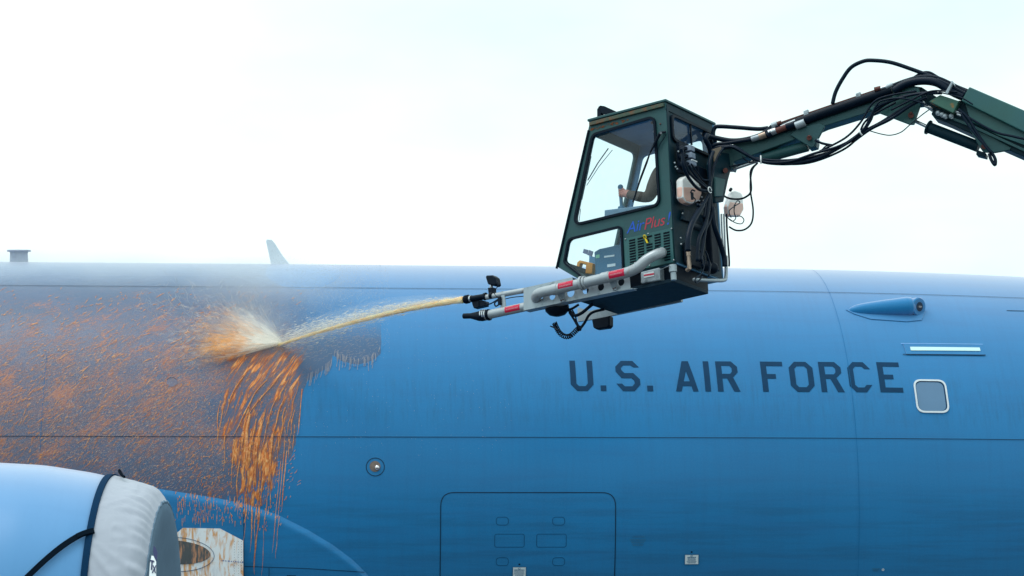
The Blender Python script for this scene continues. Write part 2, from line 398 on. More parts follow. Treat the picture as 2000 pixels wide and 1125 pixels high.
def conform(loops, holes, off, mat, name, parent, maxe=.07, me=None, thick=0):
    """lay a flat (X, v) outline on the fuselage skin"""
    if me is None: me = fill2d(loops, holes)
    bm = bmesh.new(); bm.from_mesh(me)
    bmesh.ops.remove_doubles(bm, verts=bm.verts, dist=1e-5)
    for _ in range(6):
        ed = [e for e in bm.edges if e.calc_length() > maxe]
        if not ed: break
        bmesh.ops.subdivide_edges(bm, edges=ed, cuts=1); bmesh.ops.triangulate(bm, faces=[f for f in bm.faces if len(f.verts) > 3])
    bm.verts.index_update(); uvl = bm.loops.layers.uv.verify()
    for f in bm.faces:
        for l in f.loops: l[uvl].uv = (l.vert.co.x, l.vert.co.y)
    for v in bm.verts: v.co = Vector(S(v.co.x, v.co.y, off))
    bm.normal_update()
    for f in bm.faces:
        c = f.calc_center_median()
        if f.normal.dot(Vector((0, c.y-YC, c.z-ZC))) < 0: f.normal_flip()
    if thick:
        r = bmesh.ops.extrude_face_region(bm, geom=bm.faces[:])
        for v in [g_ for g_ in r['geom'] if isinstance(g_, bmesh.types.BMVert)]:
            n = norm(V3(0, v.co.y-YC, v.co.z-ZC)); v.co += Vector(n*thick)
    bm.to_mesh(me); bm.free(); me.materials.clear(); me.materials.append(mat)
    me.polygons.foreach_set('use_smooth', [not thick]*len(me.polygons))
    return link(me, name, parent, fix=bool(thick))
def ribbon(pts, w, off, mat, name, parent, closed=False, step=.06, mbx=None, wfn=None):
    """thin strip on the skin along (X, v) points"""
    P_ = [np.array(p, float) for p in pts]
    if closed: P_.append(P_[0])
    Q = []
    for a, b in zip(P_[:-1], P_[1:]):
        n = max(1, int(np.linalg.norm(b-a)/step))
        Q += [a+(b-a)*k/n for k in range(n)]
    Q.append(P_[-1]); L = len(Q); vs = []
    for i, q in enumerate(Q):
        if closed: d = norm(Q[(i+1) % (L-1) if i < L-1 else 1]-Q[i-1 if i > 0 else L-2])
        else: d = norm(Q[min(i+1, L-1)]-Q[max(i-1, 0)]+1e-9)
        n = np.array([-d[1], d[0]]); ww = (wfn(i/(L-1)) if wfn else w)/2
        for s_ in (1, -1): vs.append(S(*(q+n*ww*s_), off))
    fs = [(2*i, 2*i+1, 2*i+3, 2*i+2) for i in range(L-1)]
    if mbx is not None: mbx.add(vs, fs); return
    mb = MB(); mb.add(vs, fs); return mb.build(name, mat, parent, smooth='all', fix=False)
def FP(L, off=0.0): return [fus(x, y, off) for x, y in L]

# lettering ---------------------------------------------------------
H, c_, t_, th_, ci = 59., 12., 11., 9., 5.
def oct_(x0, y0, x1, y1, c): return [(x0+c, y0), (x1-c, y0), (x1, y0+c), (x1, y1-c), (x1-c, y1), (x0+c, y1), (x0, y1-c), (x0, y0+c)]
def letter(ch, w):
    t, th = t_, th_; c = c_
    if ch == 'U': return [[(0, H), (t, H), (t, th+ci), (t+ci, th), (w-t-ci, th), (w-t, th+ci), (w-t, H), (w, H), (w, c), (w-c, 0), (c, 0), (0, c)]], []
    if ch == '.': return [[(0, 0), (w, 0), (w, 10.5), (0, 10.5)]], []
    if ch == 'S': return [[(c, H), (w-c, H), (w, H-13), (w-t, H-13), (w-t-6, H-th), (t+5, H-th), (t, H-th-5), (t, H-18), (t+6, H/2+5), (w-c, H/2+5), (w, H/2-7), (w, c), (w-c, 0), (c, 0), (0, 14), (t, 14), (t+5, th), (w-t-5, th), (w-t, th+5), (w-t, H/2-10), (w-t-5, H/2-5), (c-1, H/2-5), (0, H/2+8), (0, H-c)]], []
    if ch == 'A': return [[(0, 0), (11, 0), (14, 10), (31, 10), (33.5, 0), (w, 0), (28.5, H), (16, H)]], [[(16.5, 19), (28.5, 19), (22.5, 39)]]
    if ch == 'I': return [[(0, 0), (w, 0), (w, H), (0, H)]], []
    if ch == 'R': return [[(0, 0), (t, 0), (t, 25), (20, 25), (32, 0), (w, 0), (32, 27), (w-2, 37), (w-2, 48), (w-13, H), (0, H)]], [[(t, 34), (w-17, 34), (w-13, 38.5), (w-13, 45.5), (w-17, 50), (t, 50)]]
    if ch == 'F': return [[(0, 0), (t, 0), (t, 25), (28, 25), (28, 34), (t, 34), (t, 50), (w, 50), (w, H), (0, H)]], []
    if ch == 'O': return [oct_(0, 0, w, H, c)], [oct_(t, th, w-t, H-th, ci)]
    if ch == 'C': return [[(c, H), (w-c, H), (w, H-14), (w-t, H-14), (w-t-ci, H-th), (t+ci, H-th), (t, H-th-ci), (t, th+ci), (t+ci, th), (w-t-ci, th), (w-t, 14), (w, 14), (w-c, 0), (c, 0), (0, c), (0, H-c)]], []
    if ch == 'E': return [[(0, 0), (w, 0), (w, 9), (t, 9), (t, 25), (29, 25), (29, 34), (t, 34), (t, 50), (w-1, 50), (w-1, H), (0, H)]], []
SPEC = [('U', 1115.5, 1160), ('.', 1173.5, 1184.5), ('S', 1205, 1251.5), ('.', 1264.5, 1276), ('A', 1320.5, 1364.5), ('I', 1378, 1389), ('R', 1402.5, 1446.5),
        ('F', 1490.7, 1534), ('O', 1546, 1592.5), ('R', 1605, 1650), ('C', 1661, 1705.5), ('E', 1720, 1764.5)]
for wi, (i0, i1, word) in enumerate(((0, 4, 'U.S.'), (4, 7, 'AIR'), (7, 12, 'FORCE'))):
  la, lh = [], []
  for ch, xa, xb in SPEC[i0:i1]:
    yb = 763.6+(xa-1115)/650*2.9; yt = 704.6+(xa-1115)/650*3.3
    X0, v0 = fus(xa, yb); X1, _ = fus(xb, yb); v1 = fus(xa, yt)[1]
    w = (xb-xa); A_, B_ = letter(ch, w); f_ = lambda L: [(X0+(X1-X0)*q[0]/w, v0+(v1-v0)*q[1]/H) for q in L]
    la += [f_(q) for q in A_]; lh += [f_(q) for q in B_]
  lt = conform(la, lh, .003, M['letter'], 'lettering', air); lt['label'] = 'dark navy block letters reading '+word

# seams -------------------------------------------------------------
def hline(py, x0, x1, w, nm, mat, x_ref=1000):
    v = fus(x_ref, py)[1]; Xa = fus(x0, py)[0]; Xb = fus(x1, py)[0]
    return ribbon([(Xa, v), (Xb, v)], w, .0068, mat, nm, air, step=.25)
hline(565.5, -300, 2300, .007, 'panel_seam', M['seam'])
hline(854.3, -300, 2300, .006, 'panel_seam', M['seam'])
def ring(px, py, va, vb, w, mat):
    X = fus(px, py)[0]; ribbon([(X, va), (X, vb)], w, .0062, mat, 'frame_seam', air, step=.08)
ring(1678, 1000, -1.6, 3.2, .003, M['seamlite']); ring(84, 780, fus(84, 880)[1], fus(84, 690)[1], .004, M['seamlite'])

# cargo door --------------------------------------------------------
vt = fus(1030, 962)[1]; Xl = fus(860.5, 1040)[0]; Xr = fus(1202, 1040)[0]; vb_ = vt-1.75; rr_ = .11
def rrect(x0, y0, x1, y1, r, n=8): return rpoly([(x0, y0), (x1, y0), (x1, y1), (x0, y1)], r, n)
door = conform([rrect(Xl, vb_, Xr, vt, rr_)], [], .0018, M['paint'], 'cargo_door', air, maxe=.12)
ribbon(rrect(Xl, vb_, Xr, vt, rr_+.02), .0085, .0045, M['seam'], 'door_gap', door, closed=True, step=.05)
def acc(x0, y0, x1, y1, r, w=.0046):
    a = fus(x0, y1); b = fus(x1, y0); ribbon(rrect(a[0], a[1], b[0], b[1], r), w, .0042, M['panelline'], 'access_panel', door, closed=True, step=.03)
for b_ in ((969, 1010, 993, 1025.5), (1079, 1010, 1103, 1025.5), (969, 1089, 993, 1104.5), (1079, 1089, 1103, 1104.5)): acc(*b_, .035)
for b_ in ((966, 1043, 1024, 1068.5), (1048, 1043, 1106, 1068.5)): acc(*b_, .022)
hg = MB()
for px in range(890, 1180, 26): ribbon([fus(px, 958.5), fus(px+14, 958.5)], .004, .004, None, '', None, mbx=hg)

# placards ----------------------------------------------------------
def placard(x0, y0, x1, y1, parent):
    a = fus(x0, y1); b = fus(x1, y0)
    pl_ = conform([rrect(a[0], a[1], b[0], b[1], .004, 2)], [], .006, M['labelwhite'], 'instruction_placard', parent)
    ink = MB(); W_, H_ = b[0]-a[0], b[1]-a[1]
    ribbon(rrect(a[0], a[1], b[0], b[1], .004, 2), .006, .0075, None, '', None, closed=True, mbx=ink)
    for k in range(8):
        y = a[1]+H_*(.74-.085*k); ww = random.uniform(.55, .8)*W_*.5; cx = (a[0]+b[0])/2; x = cx-ww
        while x < cx+ww-.003:
            l = random.uniform(.006, .016); ribbon([(x, y), (min(x+l, cx+ww), y)], .0045 if k else .008, .0078, None, '', None, mbx=ink); x += l+.003
    ribbon([((a[0]+b[0])/2+math.cos(t)*.013-.0, a[1]+H_*.86+math.sin(t)*.007) for t in np.linspace(.4, 5.6, 10)], .004, .0078, None, '', None, mbx=ink)
    ink.build('print', M['labelink'], pl_, fix=False)
    dot = fus((x0+x1)/2, y0-5); ribbon([(dot[0]-.008, dot[1]), (dot[0]+.008, dot[1])], .014, .005, M['black'], 'rivet', pl_)
placard(1337, 1083, 1364.5, 1102, air); placard(1001, 1107, 1027.5, 1129, air)
# CAUTION text + small print
cx, vv = fus(1247, 1048)
def skin_text(s, px0, py, size, off, mat, nm, parent, center=True, shear=0):
    me = text2d(s, size, shear); xs_ = [v.co.x for v in me.vertices]; w = max(xs_)-min(xs_); X, v = fus(px0, py)
    me.transform(Matrix.Translation((X-(w/2 if center else 0), v, 0))); return conform(None, None, off, mat, nm, parent, me=me)
mark = skin_text('CAUTION', 1247, 1050, .026, .004, M['labelink'], 'caution_marking', air)
ink = MB()
for k in range(5):
    y = fus(1246, 1053.5+k*3)[1]; x = fus(1230+abs(k-0)*1.6, 1050)[0]; xe = fus(1262-abs(k)*1.6, 1050)[0]
    while x < xe:
        l = random.uniform(.01, .03); ribbon([(x, y), (min(x+l, xe), y)], .006, .004, None, '', None, mbx=ink); x += l+.005
ink.build('small_print', M['labelink'], mark, fix=False)
ink = MB()
for k, (a, b) in enumerate(((1703, 1720), (1704, 1718), (1705, 1715))): ribbon([fus(a, 1110.5+2.2*k), fus(b, 1110.5+2.2*k)], .005, .004, None, '', None, mbx=ink)
sm = ink.build('stencil_marking', M['labelink'], air, fix=False)
def circ(px, py, r, n=28, X=None):
    c = fus(px, py) if X is None else X; return [(c[0]+r*math.cos(a), c[1]+r*math.sin(a)) for a in np.linspace(0, 2*math.pi, n, endpoint=False)]
conform([circ(1724.5, 1112.5, .012)], [circ(1724.5, 1112.5, .006)], .004, M['labelwhite'], 'static_port', air)

# round port with recessed ball -------------------------------------
ribbon(circ(733, 912, .086, 40), .007, .003, M['seam'], 'port_ring', air, closed=True, step=.02)
prt = conform([circ(732.5, 911, .052)], [], .004, simple('port_inside', (.20, .15, .13), .6, var=.5, vs=30), 'drain_port', air)
X, v = fus(736.5, 913.5); mb = MB(); mb.ball(S(X, v, .012), .024, 10); mb.build('ball_valve', M['mirror'], prt, smooth=True)
ribbon(circ(335.5, 747, .051, 32)[3:15], .005, .0068, M['seam'], 'port_ring', air, step=.02)
conform([circ(335.5, 747, .050)], [], .006, simple('port_cover', (.16, .15, .22), .5, var=.5, vs=40), 'port_cover', air)

# cabin window -------------------------------------------------------
a = fus(1791, 806.5); b = fus(1842, 742.5)
xa, xb, ya, yb = a[0]+.0, b[0]+.02, a[1], b[1]
wr = conform([rrect(xa, ya, xb, yb, .085, 8)], [rrect(xa+.017, ya+.019, xb-.017, yb-.019, .07, 8)], .003, M['ringwhite'], 'cabin_window', air, maxe=.05, thick=.008)
conform([rrect(xa+.016, ya+.018, xb-.016, yb-.018, .07, 8)], [rrect(xa+.022, ya+.024, xb-.030, yb-.028, .066, 8)], .0045, M['letter'], 'seal', wr, maxe=.05)
conform([rrect(xa+.020, ya+.022, xb-.026, yb-.024, .066, 8)], [], .0035, M['pane'], 'pane', wr, maxe=.05)

# formation light strip ----------------------------------------------
a = fus(1764, 693); b = fus(1917, 672)
st = conform([[fus(1764, 672.5), fus(1917, 673.5), fus(1923, 694), fus(1770, 693)]], [], .004, M['paint'], 'formation_light', air, thick=.004)
stl = conform([[fus(1777, 679), fus(1913, 680.5), fus(1914.5, 687), fus(1778.5, 686)]], [], .010, simple('pale_strip_lens', (.62, .86, .86), .3, var=.05), 'lens', st, thick=.004)
ribbon([fus(1759, 672), fus(1919, 673.5)], .008, .010, simple('pale_edge', (.20, .42, .78), .4), 'edge', st); ribbon([fus(1763, 693), fus(1925, 694.5)], .009, .010, M['seam'], 'edge', st)
ribbon([fus(1966, 607), fus(2080, 610)], .010, .004, M['seam'], 'hatch_seam', air)

# blister lamp fairing -------------------------------------------------
p_tail = S(*fus(1656, 606), -.01); p_head = S(*fus(1786, 607), .055)
axd = norm(p_head-p_tail); L_ = np.linalg.norm(p_head-p_tail); mb = MB()
pts = [p_tail+axd*L_*t for t in (0, .05, .12, .25, .5, .8, .88, .94, .98)]; rs = [.003, .038, .056, .070, .085, .099, .102, .095, .07]
mb.tube(pts, rs, 36, smooth_n=4); bl = mb.build('lamp_fairing', M['paint_o'], air, smooth=True)
face = norm(V3(1, 0, 0)*.66+norm(CAM-p_head)*.75); hd = p_head+face*.02+V3(.012, 0, -.004)
fr_ = Frame(hd+axd*.004+face*.012, np.cross(V3(0, 0, 1), face), V3(0, 0, 1))
mb = MB(); mb.tube([hd-face*.13, hd+face*.012, hd+face*.022], [.080, .096, .088], 32); mb.build('bezel', M['paint_o'], bl, smooth=True)
c0 = hd+face*.0235
def disc(c, n, r0, r1, nm, mat, par):
    u = norm(np.cross(n, V3(0, 0, 1))); w = np.cross(n, u); mb = MB(); k = 32; vs = []
    for i in range(k):
        a = 2*math.pi*i/k; d = u*math.cos(a)+w*math.sin(a); vs += [c+d*r0, c+d*r1]
    mb.add(vs, [(2*i, 2*i+1, (2*i+3) % (2*k), (2*i+2) % (2*k)) for i in range(k)]); return mb.build(nm, mat, par, fix=False)
disc(c0, face, .002, .048, 'lens', M['darklens'], bl); disc(c0+face*.002, face, .056, .060, 'lens_ring', M['paint_o'], bl)
mb = MB(); mb.box(c0+face*.006, norm(np.cross(face, V3(0, 0, 1)))*.020, V3(0, 0, .009)+RT*.004, face*.004); mb.build('bulb', M['mirror'], bl)
rg = [p_tail+axd*L_*.13]; mb = MB(); mb.tube([p_tail+axd*L_*.128, p_tail+axd*L_*.134], [.0535, .0538], 32); mb.build('joint', M['panelline'], bl)
fl = [fus(*q) for q in ((1652, 606), (1668, 600), (1700, 594), (1760, 591), (1795, 596), (1806, 610), (1800, 626), (1770, 629), (1700, 624), (1668, 614))]
conform([fl], [], .004, M['paint'], 'fairing_base', air, thick=.004)

# antennas on the crown -------------------------------------------------
def crown(px, d=None):
    X = (px-640)/FPX*24.5; return S(X, 1.45*R0), X
p0, X0 = crown(37); mb = MB(); zt = 487.5
base = P(37, 514, 24.15); top = P(37, 488, 24.15); up = norm(top-base); hh = np.linalg.norm(top-base)
mb.tube([base-up*.1, base+up*hh*.78, base+up*hh*.86], [.098, .092, .097], 32); mb.tube([base+up*hh*.86, base+up*hh*.9, base+up*hh], [.12, .126, .12], 32)
mb.build('vent_mast', M['speck'], air, smooth=True)
pp = lambda x, y: P(x, y, 24.3)
mb = MB(); k = V3(0, .03, 0)
lo = [pp(530, 519), pp(568, 519), pp(552, 499), pp(537, 475), pp(531, 468), pp(521, 467), pp(519.5, 471)]
mb.prism([q-k/2 for q in lo], k); mb.build('blade_antenna', M['whitepaint'], air, bevel=.008)
lowd = MB(); Xa, va_ = fus(592, 531); n = 24; vs = []; fs = []
for i in range(n+1):
    for j in range(n+1):
        u, w = -1+2*i/n, -1+2*j/n; r = min(1, math.hypot(u, w)); h = .022*(1-r*r)**1.2 if r < 1 else -.01
        vs.append(S(Xa+u*.42, va_+w*.55, h))
for i in range(n):
    for j in range(n): fs.append((i*(n+1)+j, (i+1)*(n+1)+j, (i+1)*(n+1)+j+1, i*(n+1)+j+1))
lowd.add(vs, fs); lowd.build('antenna_fairing', M['paint_o'], air, smooth='all', fix=False)

# wing root fairing -------------------------------------------------------
EDGE = [(60, 945), (200, 948), (300, 953), (345, 960), (420, 972), (480, 984), (540, 1004), (600, 1034), (650, 1064), (690, 1094), (716, 1120), (735, 1150), (750, 1190)]
ex = np.array([e[0] for e in EDGE], float); ey = np.array([e[1] for e in EDGE], float)
def fair_off(px, py):
    d = py-np.interp(px, ex, ey); d2 = (ex[-1]-px)*.9
    k = [0, 3, 10, 16, 30, 60, 160, 300]; val = [0, .012, .035, .045, .050, .065, .12, .16]
    return float(np.interp(min(d, d2 if d > 0 else d), k, val))
vs = []; uvs = []; fs = []; cols = 90; prof = [0, 2, 4, 7, 10, 13, 16, 20, 25, 32, 40, 55, 75, 100, 140, 190, 250]
for i in range(cols):
    px = 60+(749-60)*i/(cols-1); y0 = np.interp(px, ex, ey)
    for d in prof:
        o = float(np.interp(d, [0, 3, 10, 16, 30, 60, 160, 300], [0.001, .012, .035, .040, .044, .058, .12, .16])); q = fus(px, y0+d, 0)
        vs.append(S(*q, o)); uvs.append(q)
n = len(prof)
for i in range(cols-1):
    for j in range(n-1): fs.append((i*n+j, i*n+j+1, (i+1)*n+j+1, (i+1)*n+j))
mb = MB(); mb.add(vs, fs); wf = build_uv(mb, uvs, 'wing_root_fairing', M['paint'], air)
def fsk(px, py, extra=.004):
    d = max(0, py-np.interp(px, ex, ey)); o = float(np.interp(d, [0, 3, 10, 16, 30, 60, 160, 300], [0.001, .012, .035, .040, .044, .058, .12, .16]))
    return S(*fus(px, py, o+extra), o+extra)
def pxstrip(pts, w, fn, name, mat, parent, step=6):
    mb = MB(); Q = []
    for a, b in zip(pts[:-1], pts[1:]):
        a, b = np.array(a, float), np.array(b, float); k = max(1, int(np.linalg.norm(b-a)/step)); Q += [a+(b-a)*i/k for i in range(k)]
    Q.append(np.array(pts[-1], float)); vs = []
    for i, q in enumerate(Q):
        d = norm(Q[min(i+1, len(Q)-1)]-Q[max(i-1, 0)]); nn = np.array([-d[1], d[0]])*w/2
        vs += [fn(*(q+nn)), fn(*(q-nn))]
    mb.add(vs, [(2*i, 2*i+1, 2*i+3, 2*i+2) for i in range(len(Q)-1)]); return mb.build(name, mat, parent, fix=False)
pxstrip([(476, 990), (476.5, 1128)], 1.1, fsk, 'fairing_seam', M['seam'], wf)
pxstrip([(476, 1106), (600, 1110.5), (712, 1117.5)], 1.1, fsk, 'fairing_seam', M['seam'], wf)
pxstrip([(525.5, 1109), (525.5, 1130)], 1.0, fsk, 'fairing_seam', M['seam'], wf)
pxstrip([(560, 1125), (578, 1125.5)], 3, fsk, 'fairing_seam', M['seam'], wf)

# bare metal leading-edge panel with landing light
mt, nt, b, _ = new_mat('orange_streaked_bare_metal'); co = coords(nt, scale=(9, 1, 2.2)); n1 = tex(nt, co, 2.6, 6, .6, .6); n2 = tex(nt, coords(nt, scale=(1, 1, .35)), 16, 6, .6)
c = mixc(nt, ramp(nt, n1, .47, .60), (.72, .72, .74, 1), (.62, .30, .12, 1)); c = mixc(nt, mth(nt, 'MULTIPLY', ramp(nt, n2, .55, .75), .6), c, (.28, .30, .38, 1))
nt.links.new(c, b.inputs['Base Color']); b.inputs['Metallic'].default_value = .25; b.inputs['Roughness'].default_value = .35; M['streakmetal'] = mt
root = fsk(400, 1080, .03); nrm = norm(V3(-.05, -1, .18)); lf = Frame(root, V3(1, 0, 0)-nrm*nrm[0], V3(0, 0, 1))
pan = lf.sheet('leading_edge_panel', [lf.pts([(250, 1027), (345, 1031), (430, 1032.5), (475, 1056), (476, 1300), (250, 1300)])], [], .02, 0, M['streakmetal'], air)
def ell(cx, cy, rx, ry, n=36, cut=None): return [(cx+rx*math.cos(a), cy+ry*math.sin(a)) for a in np.linspace(0, 2*math.pi, n, endpoint=False)]
lens = [(x, y+(x-345)*.06) for x, y in ell(342, 1079, 69, 23, 48)]; ring_ = [(x, y+(x-345)*.04) for x, y in ell(340, 1083, 79, 34, 48)]
mt2 = simple('streaked_lamp_glass', (.05, .055, .06), .2, var=.4, vs=14, dirt=(.45, .20, .10, 1), dirtscale=10, dpos=(.5, .62), aniso=(3, 1, .5))
lf.sheet('landing_light', [lf.pts(lens)], [], .006, .016, mt2, pan)
for L in (ring_,):
    L2 = lf.pts(L); lf.sheet('light_surround', [L2], [inset(L2, .004)], .004, .0125, M['panelline'], pan)
rv = MB()
for y in np.arange(1058, 1130, 5.2):
    for x in (458, 466, 472): rv.box(lf.w(lf.px(x, y), .0115), lf.ex*.0022, lf.ey*.0022, lf.ez*.001)
merge(pan, rv.build('rivet_row', M['seam'], pan))
mb = MB(); x = 431
while x < 472:
    l = random.uniform(1.5, 4); mb.box(lf.w(lf.px(x+l/2, 1095+(x-431)*.08), .0112), lf.ex*l*.0017, lf.ey*random.uniform(.003, .008), lf.ez*.001); x += l+1.3
mb.build('faded_stencil', simple('faded_blue_ink', (.12, .16, .34), .6), pan)

# engine nacelle -----------------------------------------------------------
PSI = math.radians(3.4); NAX = norm(V3(math.cos(PSI), -math.sin(PSI), -.01)); NC = P(304, 1274, 16.5)
NP = [(-.03, 1.085), (0, 1.135), (.05, 1.17), (.13, 1.20), (.28, 1.235), (.46, 1.28), (.82, 1.335), (1.25, 1.357), (2.2, 1.37), (3.2, 1.33), (4.4, 1.15), (5.2, .95)]
nsx = [q[0] for q in NP]; nsr = [q[1] for q in NP]
def nr(s): return float(np.interp(s, nsx, nsr))
_NU = norm(V3(0, 0, 1)-NAX*NAX[2]); _NV = np.cross(NAX, _NU)
def NS(s, a, off=0.0): r = nr(s)+off; return NC-NAX*s+(_NU*math.cos(a)-_NV*math.sin(a))*r   # a=0 top, a>0 towards the camera side
def nac(px, py, off=0.0):
    r_ = ray(px, py); s = .3
    for _ in range(8):
        r = nr(s)+off; d = r_-NAX*(r_@NAX); o_ = (CAM-NC)-NAX*((CAM-NC)@NAX)
        A, B, C_ = d@d, 2*d@o_, o_@o_-r*r; D = max(0, B*B-4*A*C_); t = (-B-math.sqrt(D))/2/A; s = -((CAM+r_*t-NC)@NAX)
    q = CAM+r_*t; d = q-NC+NAX*s; return s, math.atan2(-(d@_NV), d@_NU)
sgn = 1 if NS(.5, 1.2)[1] < NC[1] else -1
if sgn < 0: _NV = -_NV
def lathe(prof, n, a0=0, a1=2*math.pi, wr=None):
    vs = []; fs = []
    for i, (s, r) in enumerate(prof):
        for k in range(n+1):
            a = a0+(a1-a0)*k/n; rr = r+(wr(s, a) if wr else 0); vs.append(NC-NAX*s+(_NU*math.cos(a)-_NV*math.sin(a))*rr)
    for i in range(len(prof)-1):
        for k in range(n): fs.append((i*(n+1)+k, i*(n+1)+k+1, (i+1)*(n+1)+k+1, (i+1)*(n+1)+k))
    mb = MB(); mb.add(vs, fs); return mb
ss = np.linspace(-.03, 5.2, 120)
# smooth the radius table
def sm(s): return sum(nr(s+d) for d in (-.06, -.03, 0, .03, .06))/5
nacm = lathe([(.1, .9)]+[(s, sm(s) if s > .15 else nr(s)) for s in ss], 160); nb = nacm.build('engine_nacelle', M['nacelle'], air, smooth='all', fix=False)
pxstrip([(72, 907.6), (100, 910.5), (135, 913.5)], 1.0, lambda x, y: NS(nac(x, y+3)[0], .04, .003), 'latch_seam', M['seamlite'], nb)
# pylon behind, so the pod hangs from something from other viewpoints
mb = MB(); q0 = NC-NAX*1.9+V3(0, 0, 1.25); mb.prism([q0+V3(0, -.18, 0), q0+V3(-.9, -.18, .62), q0+V3(-4.2, -.18, .75), q0+V3(-4.2, -.18, -.2)], V3(0, .36, 0)); mb.build('engine_pylon', M['nacelle'], air, bevel=.04)

# ------------------------------------------------------------------ engine cover (fabric)
mt, nt, b, _ = new_mat('cover_fabric'); co = coords(nt, 'Object')
w1 = tex(nt, co, 2.2, 4, .5, 1.2); w2 = tex(nt, coords(nt, scale=(1, 1, .35), rot=(0, .5, 0)), 9, 4, .5, .8); w3 = tex(nt, co, 240, 2, .5)
hsum = mth(nt, 'ADD', mth(nt, 'MULTIPLY', w1, 1.0), mth(nt, 'ADD', mth(nt, 'MULTIPLY', w2, .35), mth(nt, 'MULTIPLY', w3, .02)))
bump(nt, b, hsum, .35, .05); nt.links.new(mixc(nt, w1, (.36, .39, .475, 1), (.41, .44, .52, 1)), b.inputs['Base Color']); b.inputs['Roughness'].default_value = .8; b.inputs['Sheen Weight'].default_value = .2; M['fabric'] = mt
M['fabricshaded'] = simple('shaded_cover_front_fabric', (.125, .20, .285), .85, var=.2, vs=5, bmp=.6, aniso=(1, 1, 1))  # shade on the cover's front face is put into this darker fabric colour
cov = thing('engine_cover', 'pale grey fabric cover with navy straps pulled over the engine inlet', 'engine cover', tuple(NC-V3(0, 0, 1.4)))
def wrk(s, a):
    v = .0
    n_ = mnoise.noise(Vector((s*3, a*3.2, 1.7))); v += .008*n_
    # folds fanning from the tie point
    for (sa, aa, ang, L, amp) in ((.42, .93, -.9, .9, .012), (.42, .93, -1.15, .8, .010), (.38, .95, -.55, .7, .007), (.40, .75, .7, .55, .006), (.3, .6, .5, .4, .005), (.2, .5, 1.0, .5, .006)):
        du, dv = -(s-sa), (a-aa)*1.25; c, s_ = math.cos(ang), math.sin(ang); l = du*c-dv*s_; t = du*s_+dv*c
        if 0 < l < L: v += amp*math.exp(-(t/.022)**2)*math.sin(math.pi*min(1, l/L))**.7
    if s < .20: v += .005*mnoise.noise(Vector((a*22, s*5, 0)))*2+.006*math.sin(a*70+3*math.sin(a*9))*max(0, 1-abs(s-.02)/.12)
    return v
hem = nac(203, 945)[0]+.02
prof = [(hem, sm(hem)+.003)]+[(s, sm(s)+.014) for s in np.linspace(hem-.02, .16, 18)]+[(s, nr(s)+.014) for s in (.13, .11, .09, .07, .05, .03, .01, -.01, -.03)]
prof += [(-.042, 1.085), (-.050, 1.07)]
lathe(prof, 360, wr=lambda s, a: wrk(s, a)).build('side_panel', M['fabric'], cov, smooth='all', fix=False)
lathe([(-.048, 1.074), (-.060, 1.05), (-.062, 1.0), (-.05, .9), (-.02, .75), (.02, .5), (.03, .2), (.03, .01)], 360, wr=lambda s, a: .6*wrk(.03, a)).build('front_panel', M['fabricshaded'], cov, smooth='all', fix=False)
mb = MB(); mb.tube([NS(-.048, a, -.008+wrk(.0, a)) for a in np.linspace(-2.6, 2.6, 240)], .0075, 6); mb.build('seam_piping', M['fabricshaded'], cov, smooth='all', fix=False)
def nstrip(pts, w, off, name, mat, parent, thick=.004):
    Q, _ = catmull([np.array(p, float) for p in pts], [1]*len(pts), 10); mb = MB(); vs = []
    for i, q in enumerate(Q):
        d = norm(Q[min(i+1, len(Q)-1)]-Q[max(i-1, 0)]); nn = np.array([-d[1], d[0]])*w/2
        for sg in (1, -1):
            s, a = nac(*(q+nn*sg), off); vs.append(NS(s, a, off))
        for sg in (1, -1):
            s, a = nac(*(q+nn*sg), off); vs.append(NS(s, a, off-thick))
    fs = []
    for i in range(len(Q)-1):
        o = 4*i; fs += [(o, o+1, o+5, o+4), (o+2, o+6, o+7, o+3), (o, o+4, o+6, o+2), (o+1, o+3, o+7, o+5)]
    mb.add(vs, fs); return mb.build(name, mat, parent)
rs_ = MB(); sr = nac(203, 945)[0]
lp = lathe([(sr-.024, nr(sr-.024)+.016), (sr-.024, nr(sr)+.024), (sr+.022, nr(sr)+.024), (sr+.022, nr(sr)+.012)], 160, -2.5, 2.5)
lp.build('hem_strap', M['strap'], cov, smooth=True, fix=False)
nstrip([(184, 1036), (168, 1040), (150, 1048), (122, 1066), (90, 1092), (58, 1122), (20, 1160)], 11, .034, 'tie_strap', M['strapblack'], cov)
nstrip([(150, 1046), (166, 1039.5), (183, 1035.5)], 8.5, .043, 'strap_tail', M['strapblack'], cov)
kp = [NS(nac(236, 930)[0], 0, .02), P(235, 921, 16.5), P(233, 919, 16.5), P(236, 926, 16.45), P(243, 931.5, 16.4)]
mb = MB(); mb.tube(kp, .010, 6, smooth_n=4); mb.build('tie_knot', M['strapblack'], cov)
